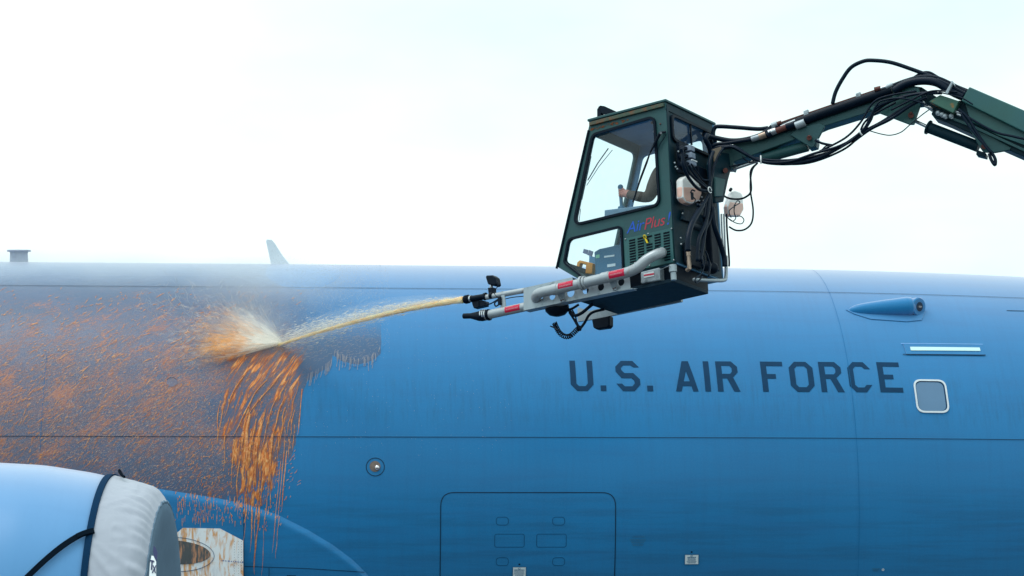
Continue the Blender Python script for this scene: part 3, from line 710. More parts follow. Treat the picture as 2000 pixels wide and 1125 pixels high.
# partly visible printed logo on the near side of the rim
def rim(x, y, off): s, a = nac(x, y, off); return NS(s, a, off)
def rimpoly(L, off, nm, mat):
    me = fill2d([L]); bm = bmesh.new(); bm.from_mesh(me)
    for _ in range(3): bmesh.ops.subdivide_edges(bm, edges=[e for e in bm.edges if e.calc_length() > 4], cuts=1); bmesh.ops.triangulate(bm, faces=bm.faces[:])
    for v in bm.verts: v.co = Vector(rim(v.co.x, v.co.y, off))
    bm.to_mesh(me); bm.free(); me.materials.clear(); me.materials.append(mat); return link(me, nm, cov, fix=False)
rimpoly([(300, 1065), (304, 1070), (308, 1080), (306, 1096), (301, 1088), (299, 1078)], .034, 'printed_logo', M['logo'])
rimpoly([(296, 1085), (300, 1086), (305, 1097), (305, 1130), (291, 1130), (293, 1100)], .031, 'printed_patch', M['coverwhite'])
rimpoly([(292.5, 1093), (301.5, 1095), (301.3, 1097.5), (298.4, 1097), (297.0, 1113), (294.6, 1113), (295.6, 1096.5), (292.3, 1096)], .036, 'printed_letter', M['logo'])
rimpoly([(298, 1104), (300, 1104), (301.5, 1109), (303.5, 1104), (305.3, 1104), (302.7, 1111), (304.6, 1119), (302.4, 1119), (301, 1113.5), (298.3, 1119), (296.2, 1119), (300, 1111)], .036, 'printed_letter', M['logo'])

# ------------------------------------------------------------------ de-icing fluid on the skin
def wetness(px, py):
    """1 inside the sprayed area, falling through 0.5 at its outline"""
    xr2 = np.interp(py, [515, 560, 600, 684, 690, 715, 725, 745, 760, 800, 850, 870, 900, 940, 1000, 1130], [735, 742, 745, 744, 650, 646, 628, 600, 593, 586, 579, 576, 566, 552, 535, 520])
    d = xr2-px
    if 600 < px < 744:
        yb = np.interp(px, [600, 615, 630, 652, 668, 700, 730, 744], [684, 682, 690, 694, 706, 713, 703, 690]); d = max(d, min(744-px, yb-py)*1.0)
    e = np.interp(px, [0, 330, 420, 470, 560], [1080, 1060, 1010, 960, 900])-py
    return float(np.clip(.5+d/14, 0, 1)), float(np.clip(.5+e/120, 0, 1))
def softness(px, py):
    k = float(np.interp(py, [618, 662], [0, 1])); g = float(np.interp(px, [480, 745], [1, .0])); h = float(np.interp(py, [512, 560], [.45, 1]))
    return (k+(1-k)*g)*h*(1.0 if px < 600 else float(np.interp(py, [640, 690], [.8, 1])))
def runamt(px, py):
    a = np.interp(py, [690, 750, 800, 850, 880, 950, 1110], [428, 440, 428, 422, 440, 462, 480]); b = np.interp(py, [690, 750, 800, 850, 880, 950, 1110], [606, 594, 586, 560, 552, 545, 530])
    e = min(px-a, b-px)/16; k = float(np.interp(py, [676, 700, 730, 760, 800, 850, 880, 930, 980, 1050], [0, .66, .52, .34, .38, .56, .76, .66, .42, .25]))
    return k*float(np.clip(e, 0, 1)) if e > 0 else 0.0
def dens(px, py):
    a = np.interp(py, [515, 545, 570, 600, 680, 760, 860, 930, 1000, 1060], [.0, .06, .25, .42, .60, .66, .62, .50, .30, .2])
    b = np.interp(px, [-200, 100, 430, 560, 620, 745], [1.05, 1.0, .95, .75, .30, .05])
    k = a*b
    # calmer wedge under the splash
    dd = math.hypot((px-470)/90, (py-800)/70)
    if dd < 1: k *= .45+.55*dd
    return float(np.clip(k, 0, 1))
GX = np.arange(-5.6, .62, .018); GV = np.arange(-1.15, 3.72, .018)
nvv = len(GV); keep = {}; vs = []; uvs = []; aw = []; ad = []; aP = []; aS = []; aR = []; aU = []; aV = []
for i, X in enumerate(GX):
    for j, v in enumerate(GV):
        p = S(X, v, .0016); px, py = proj(p)
        if px > 752: continue
        w, e = wetness(px, py)
        if w <= .02 or e <= .02: continue
        keep[(i, j)] = len(vs); vs.append(p); uvs.append((X, v)); aw.append(w); ad.append(dens(px, py)); aP.append(e); aS.append(softness(px, py)); r3 = runamt(px, py); aR.append(r3); aU.append((px+np.interp(py, [640, 700, 760, 820, 880, 950, 1100], [-50, 0, 40, 65, 80, 88, 96]))/100); aV.append(py/100)
fs = []
for (i, j), a_ in keep.items():
    q = (keep.get((i+1, j)), keep.get((i+1, j+1)), keep.get((i, j+1)))
    if None not in q: fs.append((a_, *q))
mt, nt, b, out = new_mat('deicing_fluid_film'); uvc = coords(nt, 'UV'); base, fine = paint_nodes(nt, uvc)
def attr(nm): n_ = nt.nodes.new('ShaderNodeAttribute'); n_.attribute_name = nm; return n_.outputs['Fac']
W_, D_, E_ = attr('wet'), attr('fleck'), attr('low')
vstr = tex(nt, coords(nt, 'UV', (16, .6, 1)), 1.6, 6, .6)          # vertical run-off noise
edge = tex(nt, coords(nt, 'UV', (9, 2.5, 1)), 3.0, 4, .6)
lowm = ramp(nt, mth(nt, 'ADD', E_, mth(nt, 'MULTIPLY_ADD', vstr, 1.3, -.65)), .42, .55)
wm_ = ramp(nt, mth(nt, 'ADD', W_, mth(nt, 'MULTIPLY_ADD', edge, .5, -.25)), .47, .52)
wet = mth(nt, 'MULTIPLY', mth(nt, 'MULTIPLY', lowm, wm_), attr('soft'))
f3a = tex(nt, coords(nt, 'UV', (.8, 1.2, 1), (0, 0, .9)), 1.5, 5, .6, .4)
wtone = tex(nt, coords(nt, 'UV', (1, 1.6, 1), (0, 0, .7)), 2.4, 6, .6, .6)
wetcol = mixc(nt, wtone, (.022, .066, .145, 1), (.075, .12, .22, 1))
wetcol = mixc(nt, ramp(nt, f3a, .40, .68), wetcol, (.02, .075, .15, 1))
wetcol = mixc(nt, mth(nt, 'MULTIPLY', D_, .62), wetcol, (.16, .125, .15, 1))
c = mixc(nt, mth(nt, 'MULTIPLY', wet, .82), base, wetcol)
rotc = lambda sc, an: (lambda mp_: mp_)(coords(nt, 'UV', sc, (0, 0, an)))
def rot_then_scale(an, sc):
    t = nt.nodes.new('ShaderNodeTexCoord'); m1 = nt.nodes.new('ShaderNodeMapping'); m1.inputs['Rotation'].default_value = (0, 0, an); m2 = nt.nodes.new('ShaderNodeMapping'); m2.inputs['Scale'].default_value = sc
    nt.links.new(t.outputs['UV'], m1.inputs[0]); nt.links.new(m1.outputs[0], m2.inputs[0]); return m2.outputs[0]
f1 = tex(nt, rot_then_scale(math.radians(-38), (1, 3.4, 1)), 8.5, 7, .68, 1.2)
f2 = tex(nt, rot_then_scale(math.radians(-42), (1, 4.6, 1)), 22, 5, .6, 1.1)
f3 = tex(nt, rot_then_scale(math.radians(-30), (1, 1.8, 1)), 2.4, 3, .5, .3)
thr = lambda f, lo, hi, bias: mth(nt, 'MULTIPLY', mth(nt, 'SUBTRACT', mth(nt, 'ADD', f, mth(nt, 'MULTIPLY_ADD', D_, .30, bias)), lo), 1/(hi-lo), 0, True)
clump = mth(nt, 'MULTIPLY_ADD', f3, .50, -.25)
k1 = thr(mth(nt, 'ADD', f1, clump), .60, .74, -.125); k2 = thr(mth(nt, 'ADD', f2, clump), .60, .70, -.115)
fl_ = mth(nt, 'MULTIPLY', mth(nt, 'MAXIMUM', mth(nt, 'MULTIPLY', k1, .55), mth(nt, 'MULTIPLY', k2, .68)), wet)
ocol = mixc(nt, fine, (.34, .085, .035, 1), (.72, .27, .12, 1))
f4 = tex(nt, rot_then_scale(math.radians(-40), (1, 5.5, 1)), 60, 3, .6, .6)
c = mixc(nt, mth(nt, 'MULTIPLY', mth(nt, 'MULTIPLY', thr(f1, .56, .80, -.06), .75), wet), c, (.23, .11, .085, 1))
c = mixc(nt, fl_, c, ocol)
c = mixc(nt, mth(nt, 'MULTIPLY', mth(nt, 'MULTIPLY', thr(f4, .62, .70, -.09), wet), .42), c, (.66, .42, .34, 1))
cx3 = nt.nodes.new('ShaderNodeCombineXYZ'); nt.links.new(mth(nt, 'MULTIPLY', attr('flowu'), 7.0), cx3.inputs[0]); nt.links.new(mth(nt, 'MULTIPLY', attr('flowv'), 1.35), cx3.inputs[1])
g1 = tex(nt, cx3.outputs[0], 1.5, 7, .58, .75); g2 = tex(nt, cx3.outputs[0], 4.0, 5, .6, .8)
gr_ = mth(nt, 'MULTIPLY', mth(nt, 'SUBTRACT', mth(nt, 'ADD', g1, mth(nt, 'MULTIPLY', attr('runamt'), .30)), .64), 1/.09, 0, True)
gr2 = mth(nt, 'MULTIPLY', mth(nt, 'SUBTRACT', mth(nt, 'ADD', g1, mth(nt, 'MULTIPLY', attr('runamt'), .32)), .56), 1/.16, 0, True)
lowish = ramp(nt, attr('runamt'), .02, .12)
c = mixc(nt, mth(nt, 'MULTIPLY', mth(nt, 'MULTIPLY', gr2, .72), lowish), c, (.28, .095, .045, 1))
run_f = mth(nt, 'MULTIPLY', gr_, lowish)
c = mixc(nt, mth(nt, 'MULTIPLY', run_f, .92), c, mixc(nt, ramp(nt, mth(nt, 'ADD', mth(nt, 'ADD', g1, mth(nt, 'MULTIPLY', attr('runamt'), .30)), mth(nt, 'MULTIPLY_ADD', g2, .4, -.2)), .66, .80), (.48, .11, .02, 1), mixc(nt, ramp(nt, g2, .46, .64), (.92, .25, .03, 1), (1, .56, .22, 1))))
nt.links.new(c, b.inputs['Base Color']); nt.links.new(mth(nt, 'MULTIPLY_ADD', wet, .14, 1.18), b.inputs['IOR']); nt.links.new(mth(nt, 'MULTIPLY_ADD', wet, -.30, .82), b.inputs['Sheen Weight'])
b.inputs['Specular IOR Level'].default_value = .3; b.inputs['Sheen Weight'].default_value = .82; b.inputs['Sheen Roughness'].default_value = .50; b.inputs['Coat Weight'].default_value = 1; b.inputs['Coat IOR'].default_value = 1.2; b.inputs['Coat Roughness'].default_value = .28; b.inputs['Sheen Tint'].default_value = (1, .90, 1, 1)
nt.links.new(mth(nt, 'MULTIPLY_ADD', wet, -.14, .38), b.inputs['Roughness'])
hgt = mth(nt, 'ADD', mth(nt, 'ADD', mth(nt, 'MULTIPLY', run_f, mth(nt, 'ADD', g1, g2)), mth(nt, 'MULTIPLY', fl_, 1.0)), mth(nt, 'MULTIPLY', mth(nt, 'MULTIPLY', f2, wet), .5)); bump(nt, b, mth(nt, 'ADD', hgt, mth(nt, 'MULTIPLY', tex(nt, uvc, 1.7, 3, .5), .55)), .5, .008)
M['film'] = mt
mb = MB(); mb.add(vs, fs); film = build_uv(mb, uvs, 'fluid_film', mt, None); film.data.transform(Matrix.Identity(4))
for nm, dat in (('wet', aw), ('fleck', ad), ('low', aP), ('soft', aS), ('runamt', aR), ('flowu', aU), ('flowv', aV)):
    at = film.data.attributes.new(nm, 'FLOAT', 'POINT'); at.data.foreach_set('value', np.array(dat, float))
tag(film, 'thin film of orange flecked fluid wetting the left part of the fuselage', 'fluid', kind='stuff')

# thick runs of orange fluid
mt, nt, b, out = new_mat('orange_fluid_run'); co = coords(nt); n1 = tex(nt, co, 30, 5, .6); n2 = tex(nt, co, 120, 3, .6)
c = mixc(nt, ramp(nt, n1, .38, .66), (.62, .15, .03, 1), (.92, .42, .12, 1)); c = mixc(nt, mth(nt, 'MULTIPLY', ramp(nt, n2, .55, .75), .6), c, (1, .72, .42, 1))
nt.links.new(c, b.inputs['Base Color']); b.inputs['Roughness'].default_value = .15; b.inputs['Coat Weight'].default_value = .5; b.inputs['Alpha'].default_value = .88; bump(nt, b, n1, .4, .006); M['run'] = mt
mt, nt, b, out = new_mat('thin_orange_fluid'); co = coords(nt, scale=(1, 1, .5)); n1 = tex(nt, co, 38, 6, .65)
nt.links.new(mixc(nt, n1, (.40, .10, .03, 1), (.72, .30, .12, 1)), b.inputs['Base Color']); b.inputs['Roughness'].default_value = .3
nt.links.new(ramp(nt, n1, .42, .58), b.inputs['Alpha']); M['runthin'] = mt
mt, nt, b, out = new_mat('clear_drip'); b.inputs['Base Color'].default_value = (.36, .37, .45, 1); b.inputs['Roughness'].default_value = .12; b.inputs['Alpha'].default_value = .62; M['drip'] = mt
def skinrun(mb, pts, wpx, h, off=.005, mi=0, k=5):
    """raised bead on the skin along pixel points; wpx list of widths"""
    P_, W2 = catmull([np.array(p, float) for p in pts], list(wpx), k); m_ = len(P_); vs = []
    for i in range(m_):
        d = norm(P_[min(i+1, m_-1)]-P_[max(i-1, 0)]+1e-9); nn = np.array([-d[1], d[0]])
        w = max(W2[i], .15)*random.uniform(.8, 1.2)
        ext = max(0, P_[i][1]-np.interp(P_[i][0], ex, ey)); eo = 0 if ext <= 0 or P_[i][0] > 740 else float(np.interp(ext, [0, 3, 10, 16, 30, 60, 160, 300], [0.001, .012, .035, .040, .044, .058, .12, .16]))
        for u, hh_ in ((1, 0), (.45, .8), (-.45, .8), (-1, 0)):
            q = fus(*(P_[i]+nn*u*w/2), eo); vs.append(S(*q, eo+off+hh_*h*min(1, w/4)))
    fs = [(4*i+j, 4*i+j+1, 4*i+5+j, 4*i+4+j) for i in range(m_-1) for j in range(3)]; mb.add(vs, fs, mi)
runs = MB()
rnd = random.Random(11)
# diagonal sheets and ropes below the splash, turning vertical lower down
def rope(x0, y0, length, w, lean=.5, wob=3):
    pts = []; x, y = x0, y0; n_ = max(4, int(length/22)); ws = []
    for i in range(n_+1):
        t = i/n_; pts.append((x+rnd.uniform(-wob, wob)*.6, y)); ws.append(w*(.35+.65*math.sin(math.pi*min(1, .15+t*.8)))*rnd.uniform(.6, 1.3) if t < .98 else .3)
        st = length/n_; le = lean*max(0.05, 1-(y-700)/230); x -= st*le*rnd.uniform(.7, 1.3); y += st*rnd.uniform(.85, 1.1)
    skinrun(runs, pts, ws, .012)
for x0, y0, L, w, le in ((522, 742, 120, 4, .9), (547, 735, 85, 3.5, 1.0), (566, 738, 150, 3.5, .62), (585, 745, 110, 3, .35), (555, 778, 150, 5, .55), (520, 800, 160, 4.5, .4),
                         (480, 730, 60, 4, .8), (590, 760, 90, 2, .12), (575, 800, 60, 2.5, .3), (462, 745, 70, 3, .5), (445, 760, 110, 3, .3), (428, 790, 80, 3, .1)):
    rope(x0, y0, L, w*.6, le)
# bright mass around y 760-960
for i in range(6):
    x0 = rnd.gauss(497, 30); y0 = rnd.uniform(765, 880); x0 = min(max(x0, 430), 556); rope(x0, y0, rnd.uniform(40, 110), rnd.uniform(2, 7), rnd.uniform(.1, .45), 4)
# long vertical runs
for x0, y0, L, w in ((486, 880, 150, 3.5), (497, 870, 220, 3.2), (516, 870, 255, 3), (509, 900, 200, 2.4), (470, 890, 110, 3), (533, 850, 150, 3.6), (528, 900, 235, 1.8), (458, 860, 90, 2.6), (545, 855, 50, 2.5), (440, 850, 80, 2.5), (505, 940, 180, 2), (480, 960, 120, 1.8), (556, 835, 60, 1.5), (575, 830, 45, 1.3)):
    pts = [(x0, y0)]; ws = [w]
    for i in range(int(L/14)): pts.append((pts[-1][0]-rnd.uniform(-1.2, 2.6), pts[-1][1]+14)); ws.append(w*rnd.uniform(.35, 1.15)*(1-.5*i*14/L))
    ws[-1] = .3; skinrun(runs, pts, ws, .012)
for x0, ytop, ybot, w in ((560, 880, 1000, 2.2), (556, 870, 1015, 1.6), (548, 900, 1080, 1.3), (590, 760, 850, 1.6), (545, 1010, 1090, 1.1), (566, 858, 895, 1.2), (574, 850, 880, 1)):
    skinrun(runs, [(x0-(y-ytop)*.09+rnd.uniform(-.6, .6), y) for y in np.linspace(ytop, ybot, 8)], [w*.6, w, w*.8, w, w*.7, w, w*.6, .3], .006)
# loose beads rolling down
for i in range(190):
    x = rnd.uniform(345, 500); y = rnd.uniform(960, 1018); L = rnd.uniform(5, 20)*rnd.random()+2
    if x > 476 and rnd.random() < .5: continue
    skinrun(runs, [(x, y), (x+rnd.uniform(-.5, .3), y+L)], [rnd.uniform(.5, 1.5), rnd.uniform(.3, .9)], .007, k=1)
for i in range(520):
    x = rnd.uniform(340, 580) if i % 3 else rnd.gauss(495, 38); y = rnd.uniform(850, 1035) if i % 2 else rnd.uniform(740, 1010)
    if x > 578-(y-850)*.08: continue
    if y > 1020 and x < 478: continue
    L = rnd.uniform(1.5, 7); skinrun(runs, [(x, y), (x-L*.25, y+L)], [rnd.uniform(.7, 2.2), rnd.uniform(.4, 1.4)], .008, k=1)
# small diagonal flecks over the whole wet area
for i in range(4200):
    x = rnd.uniform(-30, 590); y = rnd.uniform(560, 950)
    if rnd.random() > dens(x, y)*1.25 or (y > 905-(0 if x > 345 else 0) and x < 230): continue
    if x > 420 and 600 < y < 715: continue
    if 418 < x < 592 and 690 < y < 870: continue
    if math.hypot((x-440)/110, (y-800)/75) < 1 and rnd.random() < .6: continue
    if mnoise.noise(Vector((x*.02, y*.02, 3))) < rnd.uniform(-.5, .25): continue
    L = rnd.uniform(4, 11) if rnd.random() < .85 else rnd.uniform(12, 30); an = math.radians(rnd.gauss(38 if y < 740 else 48, 14))
    dx, dy = -math.cos(an)*L, math.sin(an)*L*.8; k_ = rnd.uniform(-2, 2)
    skinrun(runs, [(x, y), (x+dx*.5+k_*.5, y+dy*.5+k_*.6), (x+dx, y+dy)], [.2, rnd.uniform(.5, 1.4), .2], .006, k=2)
ro = runs.build('fluid_runs', M['run'], None, smooth=True, fix=False)
tag(ro, 'orange drips and runs of thick fluid streaming down the fuselage below the spray', 'fluid', kind='stuff')
# clear drips along the scalloped right patch
dr = MB()
for i in range(30):
    x = rnd.uniform(652, 743); yb = np.interp(x, [615, 630, 652, 668, 700, 730, 744], [682, 688, 694, 706, 713, 703, 688])
    L = rnd.uniform(2, 8)+rnd.random()**2*24*(1 if 655 < x < 735 else .3); yb -= rnd.uniform(0, 8); skinrun(dr, [(x+rnd.uniform(-3, 3), yb-8), (x, yb-3), (x-rnd.uniform(0, 1.5), yb+L*.6), (x-rnd.uniform(0, 2.5), yb+L)], [.4, rnd.uniform(1.6, 3), rnd.uniform(.8, 1.4), rnd.uniform(1.3, 2.4)], .010)
for i in range(16):
    x = rnd.uniform(598, 650); yb = np.interp(x, [595, 625, 646, 652], [745, 730, 715, 700]); L = rnd.uniform(6, 16)
    skinrun(dr, [(x+1, yb-12), (x, yb), (x-3, yb+L)], [.8, 1.6, .8], .008)
for i in range(420):   # ripples in the film
    x = rnd.uniform(560, 742); y = rnd.uniform(640, 705)
    if wetness(x, y)[0] < .9: continue
    L = rnd.uniform(3, 9); skinrun(dr, [(x, y), (x-L*.5, y+rnd.uniform(-1, 2)), (x-L, y+rnd.uniform(0, 3))], [.2, rnd.uniform(.5, 1.0), .2], .005, k=2)
do = dr.build('clear_drips', M['drip'], None, smooth=True, fix=False); tag(do, 'clear finger shaped drips hanging from the scalloped edge of the wet patch', 'fluid', kind='stuff')

# ------------------------------------------------------------------ lift cab frame
O = CAM+V3(2.76628306, 18.34921706, 5.32320742)
F = V3(-.76795357, .63800431, -.05654926); W = V3(.64004077, .76776232, -.02981328); U = -V3(.02439539, -.05908905, -.99795458)
F, W = norm(F), norm(W); U = norm(np.cross(F, W)) if np.cross(F, W)[2] > 0 else norm(np.cross(W, F))
LC = lambda f, w, u: O+F*f+W*w+U*u
cs = lambda x, y, w=0.0: pl(x, y, O+W*w, W)
crr = lambda x, y, f=0.0: pl(x, y, O+F*f, F)
cuu = lambda x, y, u: pl(x, y, O+U*u, U)
lift = thing('deicing_boom_lift', 'green de-icing operator cab hanging from a hydraulic boom with twin silver nozzle pipes', 'boom lift', tuple(LC(.5, .4, -1.56)))
WID = .80
SF = Frame(O, -F, U)            # side face, ez towards the camera
if SF.ez@W > 0: print('side ez away')
sz = -1 if SF.ez@W > 0 else 1    # multiply outward offsets by sz
side_px = [(1299.6, 199.6), (1152, 239), (1090, 522), (1140, 551), (1317, 513)]
side = SF.pts(side_px)
uw = SF.pts([(1157, 262), (1281, 225), (1291, 402), (1119, 443)]); lw = SF.pts([(1110, 466), (1216, 440), (1220, 531), (1143, 548), (1101, 514)])
uwo = rpoly(uw, .075, 8); lwo = rpoly(lw, [.07, .05, .05, .03, .05], 8)
uwi = rpoly(inset(uw, .020), .058, 8); lwi = rpoly(inset(lw, .016), [.055, .038, .04, .02, .035], 8)
uwm = rpoly(inset(uw, .012), .064, 8); lwm = rpoly(inset(lw, .010), [.06, .042, .045, .022, .04], 8)
T = .03
def rect2(a, b): return [(a[0], a[1]), (b[0], a[1]), (b[0], b[1]), (a[0], b[1])]
shell = SF.sheet('cab_shell', [side], [uwm, lwm], T, -sz*T/2, M['green'], lift)
SF.sheet('cab_far_wall', [side], [uwm], T, -sz*(WID-T/2), M['interior'], lift)
RF = Frame(O, W, U); rz = -1 if RF.ez@F > 0 else 1      # rear face
rw = RF.pts([(1308, 222), (1391, 260), (1391, 310), (1311, 275)]); rear = [(T+.001, -.001), (WID-T-.001, -.001), (WID-T-.001, -1.385), (T+.001, -1.385)]
rwm = rpoly(inset(rw, .012), .05, 8)
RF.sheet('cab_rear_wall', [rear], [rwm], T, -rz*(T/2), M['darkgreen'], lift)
# rear corner post strip visible right of the side face
rw_o = rpoly(rw, .06, 8); RF.sheet('rear_window_frame', [rw_o], [rpoly(inset(rw, .022), .045, 8)], .03, rz*.008, M['black'], lift)
rwf = bpy.data.objects['rear_window_frame']
RF.sheet('pane', [rpoly(inset(rw, .018), .045, 8)], [], 0, -rz*.004, M['glassblue'], rwf)
mb = MB(); mb.box(crr(1349.5, 262, -.008), W*.008, U*.095, F*.006); mb.build('window_mullion', M['black'], rwf)
# far wall window pane, front screen
SF.sheet('pane', [uwm], [], 0, -sz*(WID-.012), M['glass'], bpy.data.objects['cab_far_wall'])
f1_, u1_ = .757, -.005; f2_, u2_ = 1.147, -1.213; f3_, u3_ = .895, -1.390
fo = LC(f1_, 0, u1_); FFr = Frame(fo, W, LC(f1_, 0, u1_)-LC(f2_, 0, u2_)); hL = np.linalg.norm(LC(f1_, 0, u1_)-LC(f2_, 0, u2_))
fz = 1 if FFr.ez@F > 0 else -1
fo2 = [(T+.001, -.002), (WID-T-.001, -.002), (WID-T-.001, -hL), (T+.001, -hL)]
fh = rpoly([(.06, -.10), (WID-.06, -.10), (WID-.06, -hL+.06), (.06, -hL+.06)], .06, 6)
fsn = FFr.sheet('windscreen_frame', [fo2], [fh], T, -fz*T/2, M['green'], lift); FFr.sheet('pane', [fh], [], 0, -fz*.012, M['glass'], fsn)
# lower front cut, roof, floor
mb = MB(); a, b2 = LC(f2_, T, u2_), LC(f3_, T, u3_); dn = norm(np.cross(b2-a, W)); dn = dn if dn@U < 0 else -dn
mb.prism([a, b2, b2-dn*.025, a-dn*.025], W*(WID-2*T)); mb.build('lower_front_panel', M['green'], lift)
roof = MB(); roof.prism([LC(-.012, -.012, .004), LC(.775, -.012, .004), LC(.775, WID+.012, .004), LC(-.012, WID+.012, .004)], U*.022)
roof.build('cab_roof', M['green'], lift, bevel=.006)
mb = MB(); mb.box((cs(1152, 244)+cs(1299, 204.5))/2-W*.010+U*.0, (cs(1152, 244)-cs(1297, 206))/2, W*.012, U*.016); gut = mb.build('roof_gutter', M['greenrust'], lift, bevel=.004)
mb = MB()   # ragged rust flakes under the gutter
for i in range(46):
    t = rnd.random()**1.5; x = 1155+t*75; y = 250.5-(x-1155)*.265+rnd.uniform(0, 4.5); s_ = rnd.uniform(.004, .014)
    q = cs(x, y, -.0025); mb.prism([q+F*s_*rnd.uniform(.6, 1.8), q+U*s_*rnd.uniform(.3, .7), q-F*s_*rnd.uniform(.6, 1.8), q-U*s_*rnd.uniform(.3, .7)], -W*.0012)
merge(shell, mb.build('rust_patch', simple('rust_flakes', (.20, .06, .02), .8, var=.7, vs=50), shell))
mb = MB(); mb.prism([LC(.0, T, -1.392), LC(f3_, T, -1.392), LC(f3_, WID-T, -1.392), LC(.0, WID-T, -1.392)], U*.02); mb.build('cab_floor', M['interior'], lift)
mb = MB(); mb.prism([LC(.03, T, -.03), LC(.75, T, -.03), LC(.75, WID-T, -.03), LC(.03, WID-T, -.03)], U*.02); mb.build('ceiling', M['interior'], lift)
mb = MB(); mb.box((crr(1300, 213, -.004)+crr(1395, 259, -.004))/2, (crr(1395, 259)-crr(1300, 213))/2, U*.004, F*.003); mb.build('roof_seam', M['darkgreen'], lift)
# rear corner post (dark green strip on the rear face edge)
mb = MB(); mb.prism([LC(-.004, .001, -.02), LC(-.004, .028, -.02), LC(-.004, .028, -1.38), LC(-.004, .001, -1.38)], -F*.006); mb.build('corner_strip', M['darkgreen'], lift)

# side windows: rubber frames and panes
wfa = SF.sheet('side_window', [uwo], [uwi], .026, sz*.006, M['black'], lift, smooth=True); SF.sheet('pane', [uwm], [], 0, -sz*.012, M['glass'], wfa)
wfb = SF.sheet('lower_window', [lwo], [lwi], .022, sz*.005, M['black'], lift, smooth=True); SF.sheet('pane', [lwm], [], 0, -sz*.012, M['glass'], wfb)
# bolts on the panel
mb = MB(); mb.ball(cs(1289.5, 242, -.004), .007, 6); mb.build('bolt', M['rust'], shell)

# wipers
def chain(L, w): return [cs(x, y, w) for x, y in L]
mb = MB(); mb.tube(chain([(1290, 259), (1285, 268), (1270, 298)], -.035), [.014, .014, .008], 8); mb.tube(chain([(1270, 298), (1264, 318), (1250, 355), (1237, 394)], -.03), .0045, 6)
mb.tube(chain([(1268, 303), (1252, 345), (1236, 395)], -.022), .007, 6); mb.tube(chain([(1290, 259), (1300, 258)], -.02), .01, 8)
wp = mb.build('side_wiper', M['black'], lift); mb = MB(); mb.tube([cs(1290.5, 259.5, -.03), cs(1290.5, 259.5, -.055)], .011, 10); mb.build('wiper_pivot', M['steel'], wp)
mb = MB(); mb.tube(chain([(1301, 262), (1297, 270), (1290, 280), (1285, 292)], -.02), .003, 6, smooth_n=5); mb.build('washer_tube', M['hose'], wp)
fp = lambda x, y: pl(x, y, FFr.o+FFr.ez*fz*.03, FFr.ez)
mb = MB(); mb.tube([fp(1188, 290), fp(1168, 318), fp(1148, 352)], .005, 6); mb.tube([fp(1196, 293), fp(1170, 325), fp(1146, 362)], .003, 6); mb.tube([fp(1154, 305), fp(1148, 335), fp(1136, 390)], .006, 6)
mb.tube([fp(1131, 408), fp(1134, 408), fp(1131, 432)], .003, 6)
mb.build('windscreen_wiper', M['black'], lift)
# black rubber / sealant strip along the windscreen edge
mb = MB(); mb.tube([LC(f1_+.012, -.005, u1_-.07), LC(f2_+.012, -.005, u2_-.01)], .011, 8); mb.build('windscreen_seal', M['black'], lift)

# folded roof lamp
rp = lambda x, y: pl(x, y, O+W*.25, W)
mb = MB(); mb.prism([rp(1166, 233), rp(1166, 213), rp(1170, 208), rp(1174, 216), rp(1173, 226), rp(1179, 233)], W*.05)
mb.prism([rp(1168, 209), rp(1172, 206), rp(1180, 207), rp(1213, 222), rp(1200, 228), rp(1187, 228), rp(1172, 219)], W*.10); mb.tube([rp(1172, 224), rp(1180, 229), rp(1190, 226)], .005, 6)
mb.build('folded_roof_lamp', M['black'], lift, bevel=.004)

# vent grille
gr = SF.pts([(1219.5, 467), (1312, 445.5), (1317.5, 511.5), (1223, 533)]); gh = SF.px(1285, 494)
grl = SF.sheet('vent_grille', [gr], [[(gh[0]+.047*math.cos(a), gh[1]+.055*math.sin(a)) for a in np.linspace(0, 2*math.pi, 24, endpoint=False)]], .008, sz*.004, M['greenlite'], lift)
dk = MB(); lips = MB()
for ci_, cx_ in enumerate((1234.5, 1251, 1267.5, 1284, 1301.5)):
    for k in range(12):
        y = 455+(1301.5-cx_)*.215+k*5.25
        x = cx_+k*.22
        if cx_ < 1230: continue
        if ci_ == 2 and 1 <= k <= 2: continue
        if ci_ == 3 and k >= 5: continue
        if ci_ == 2 and k > 8: continue
        if k == 11 or (ci_ < 4 and y > 516+(1301-cx_)*.215): continue
        q = cs(x, y, -.0095); dk.box(q, F*.029, U*.0055, W*.0012); lips.prism([q+F*.029+U*.006, q-F*.029+U*.006, q-F*.029+U*.010-W*.0, q+F*.029+U*.010], -W*.008)
merge(grl, dk.build('louvre_slot', M['black'], grl)); merge(grl, lips.build('louvre_hood', M['greenlite'], grl))
for x, y in ((1221.5, 467), (1266, 456.5), (1311.5, 446.5), (1315.5, 508), (1269, 518.5)):
    mb = MB(); mb.ball(cs(x, y, -.01), .008, 6); mb.build('screw', M['steel'], grl)
mb = MB(); q = cs(1263.5, 470, -.012); mb.ball(q, .020, 8, sc=(1, .3, 1.1), axes=(F, W, U)); mb.build('lock_hole', M['black'], grl)
mb = MB(); q = cs(1259.5, 463, -.02); rp_ = [q+(F*math.cos(a)+U*math.sin(a)*1.3)*.011-W*.01*math.sin(a) for a in np.linspace(0, 2*math.pi, 13)]; mb.tube(rp_, .0055, 6); mb.box(cs(1263, 471, -.03), norm(F*-.4+U*-1)*.020, F*.007, W*.004)
mb.build('yellow_tag', M['yellow'], grl)
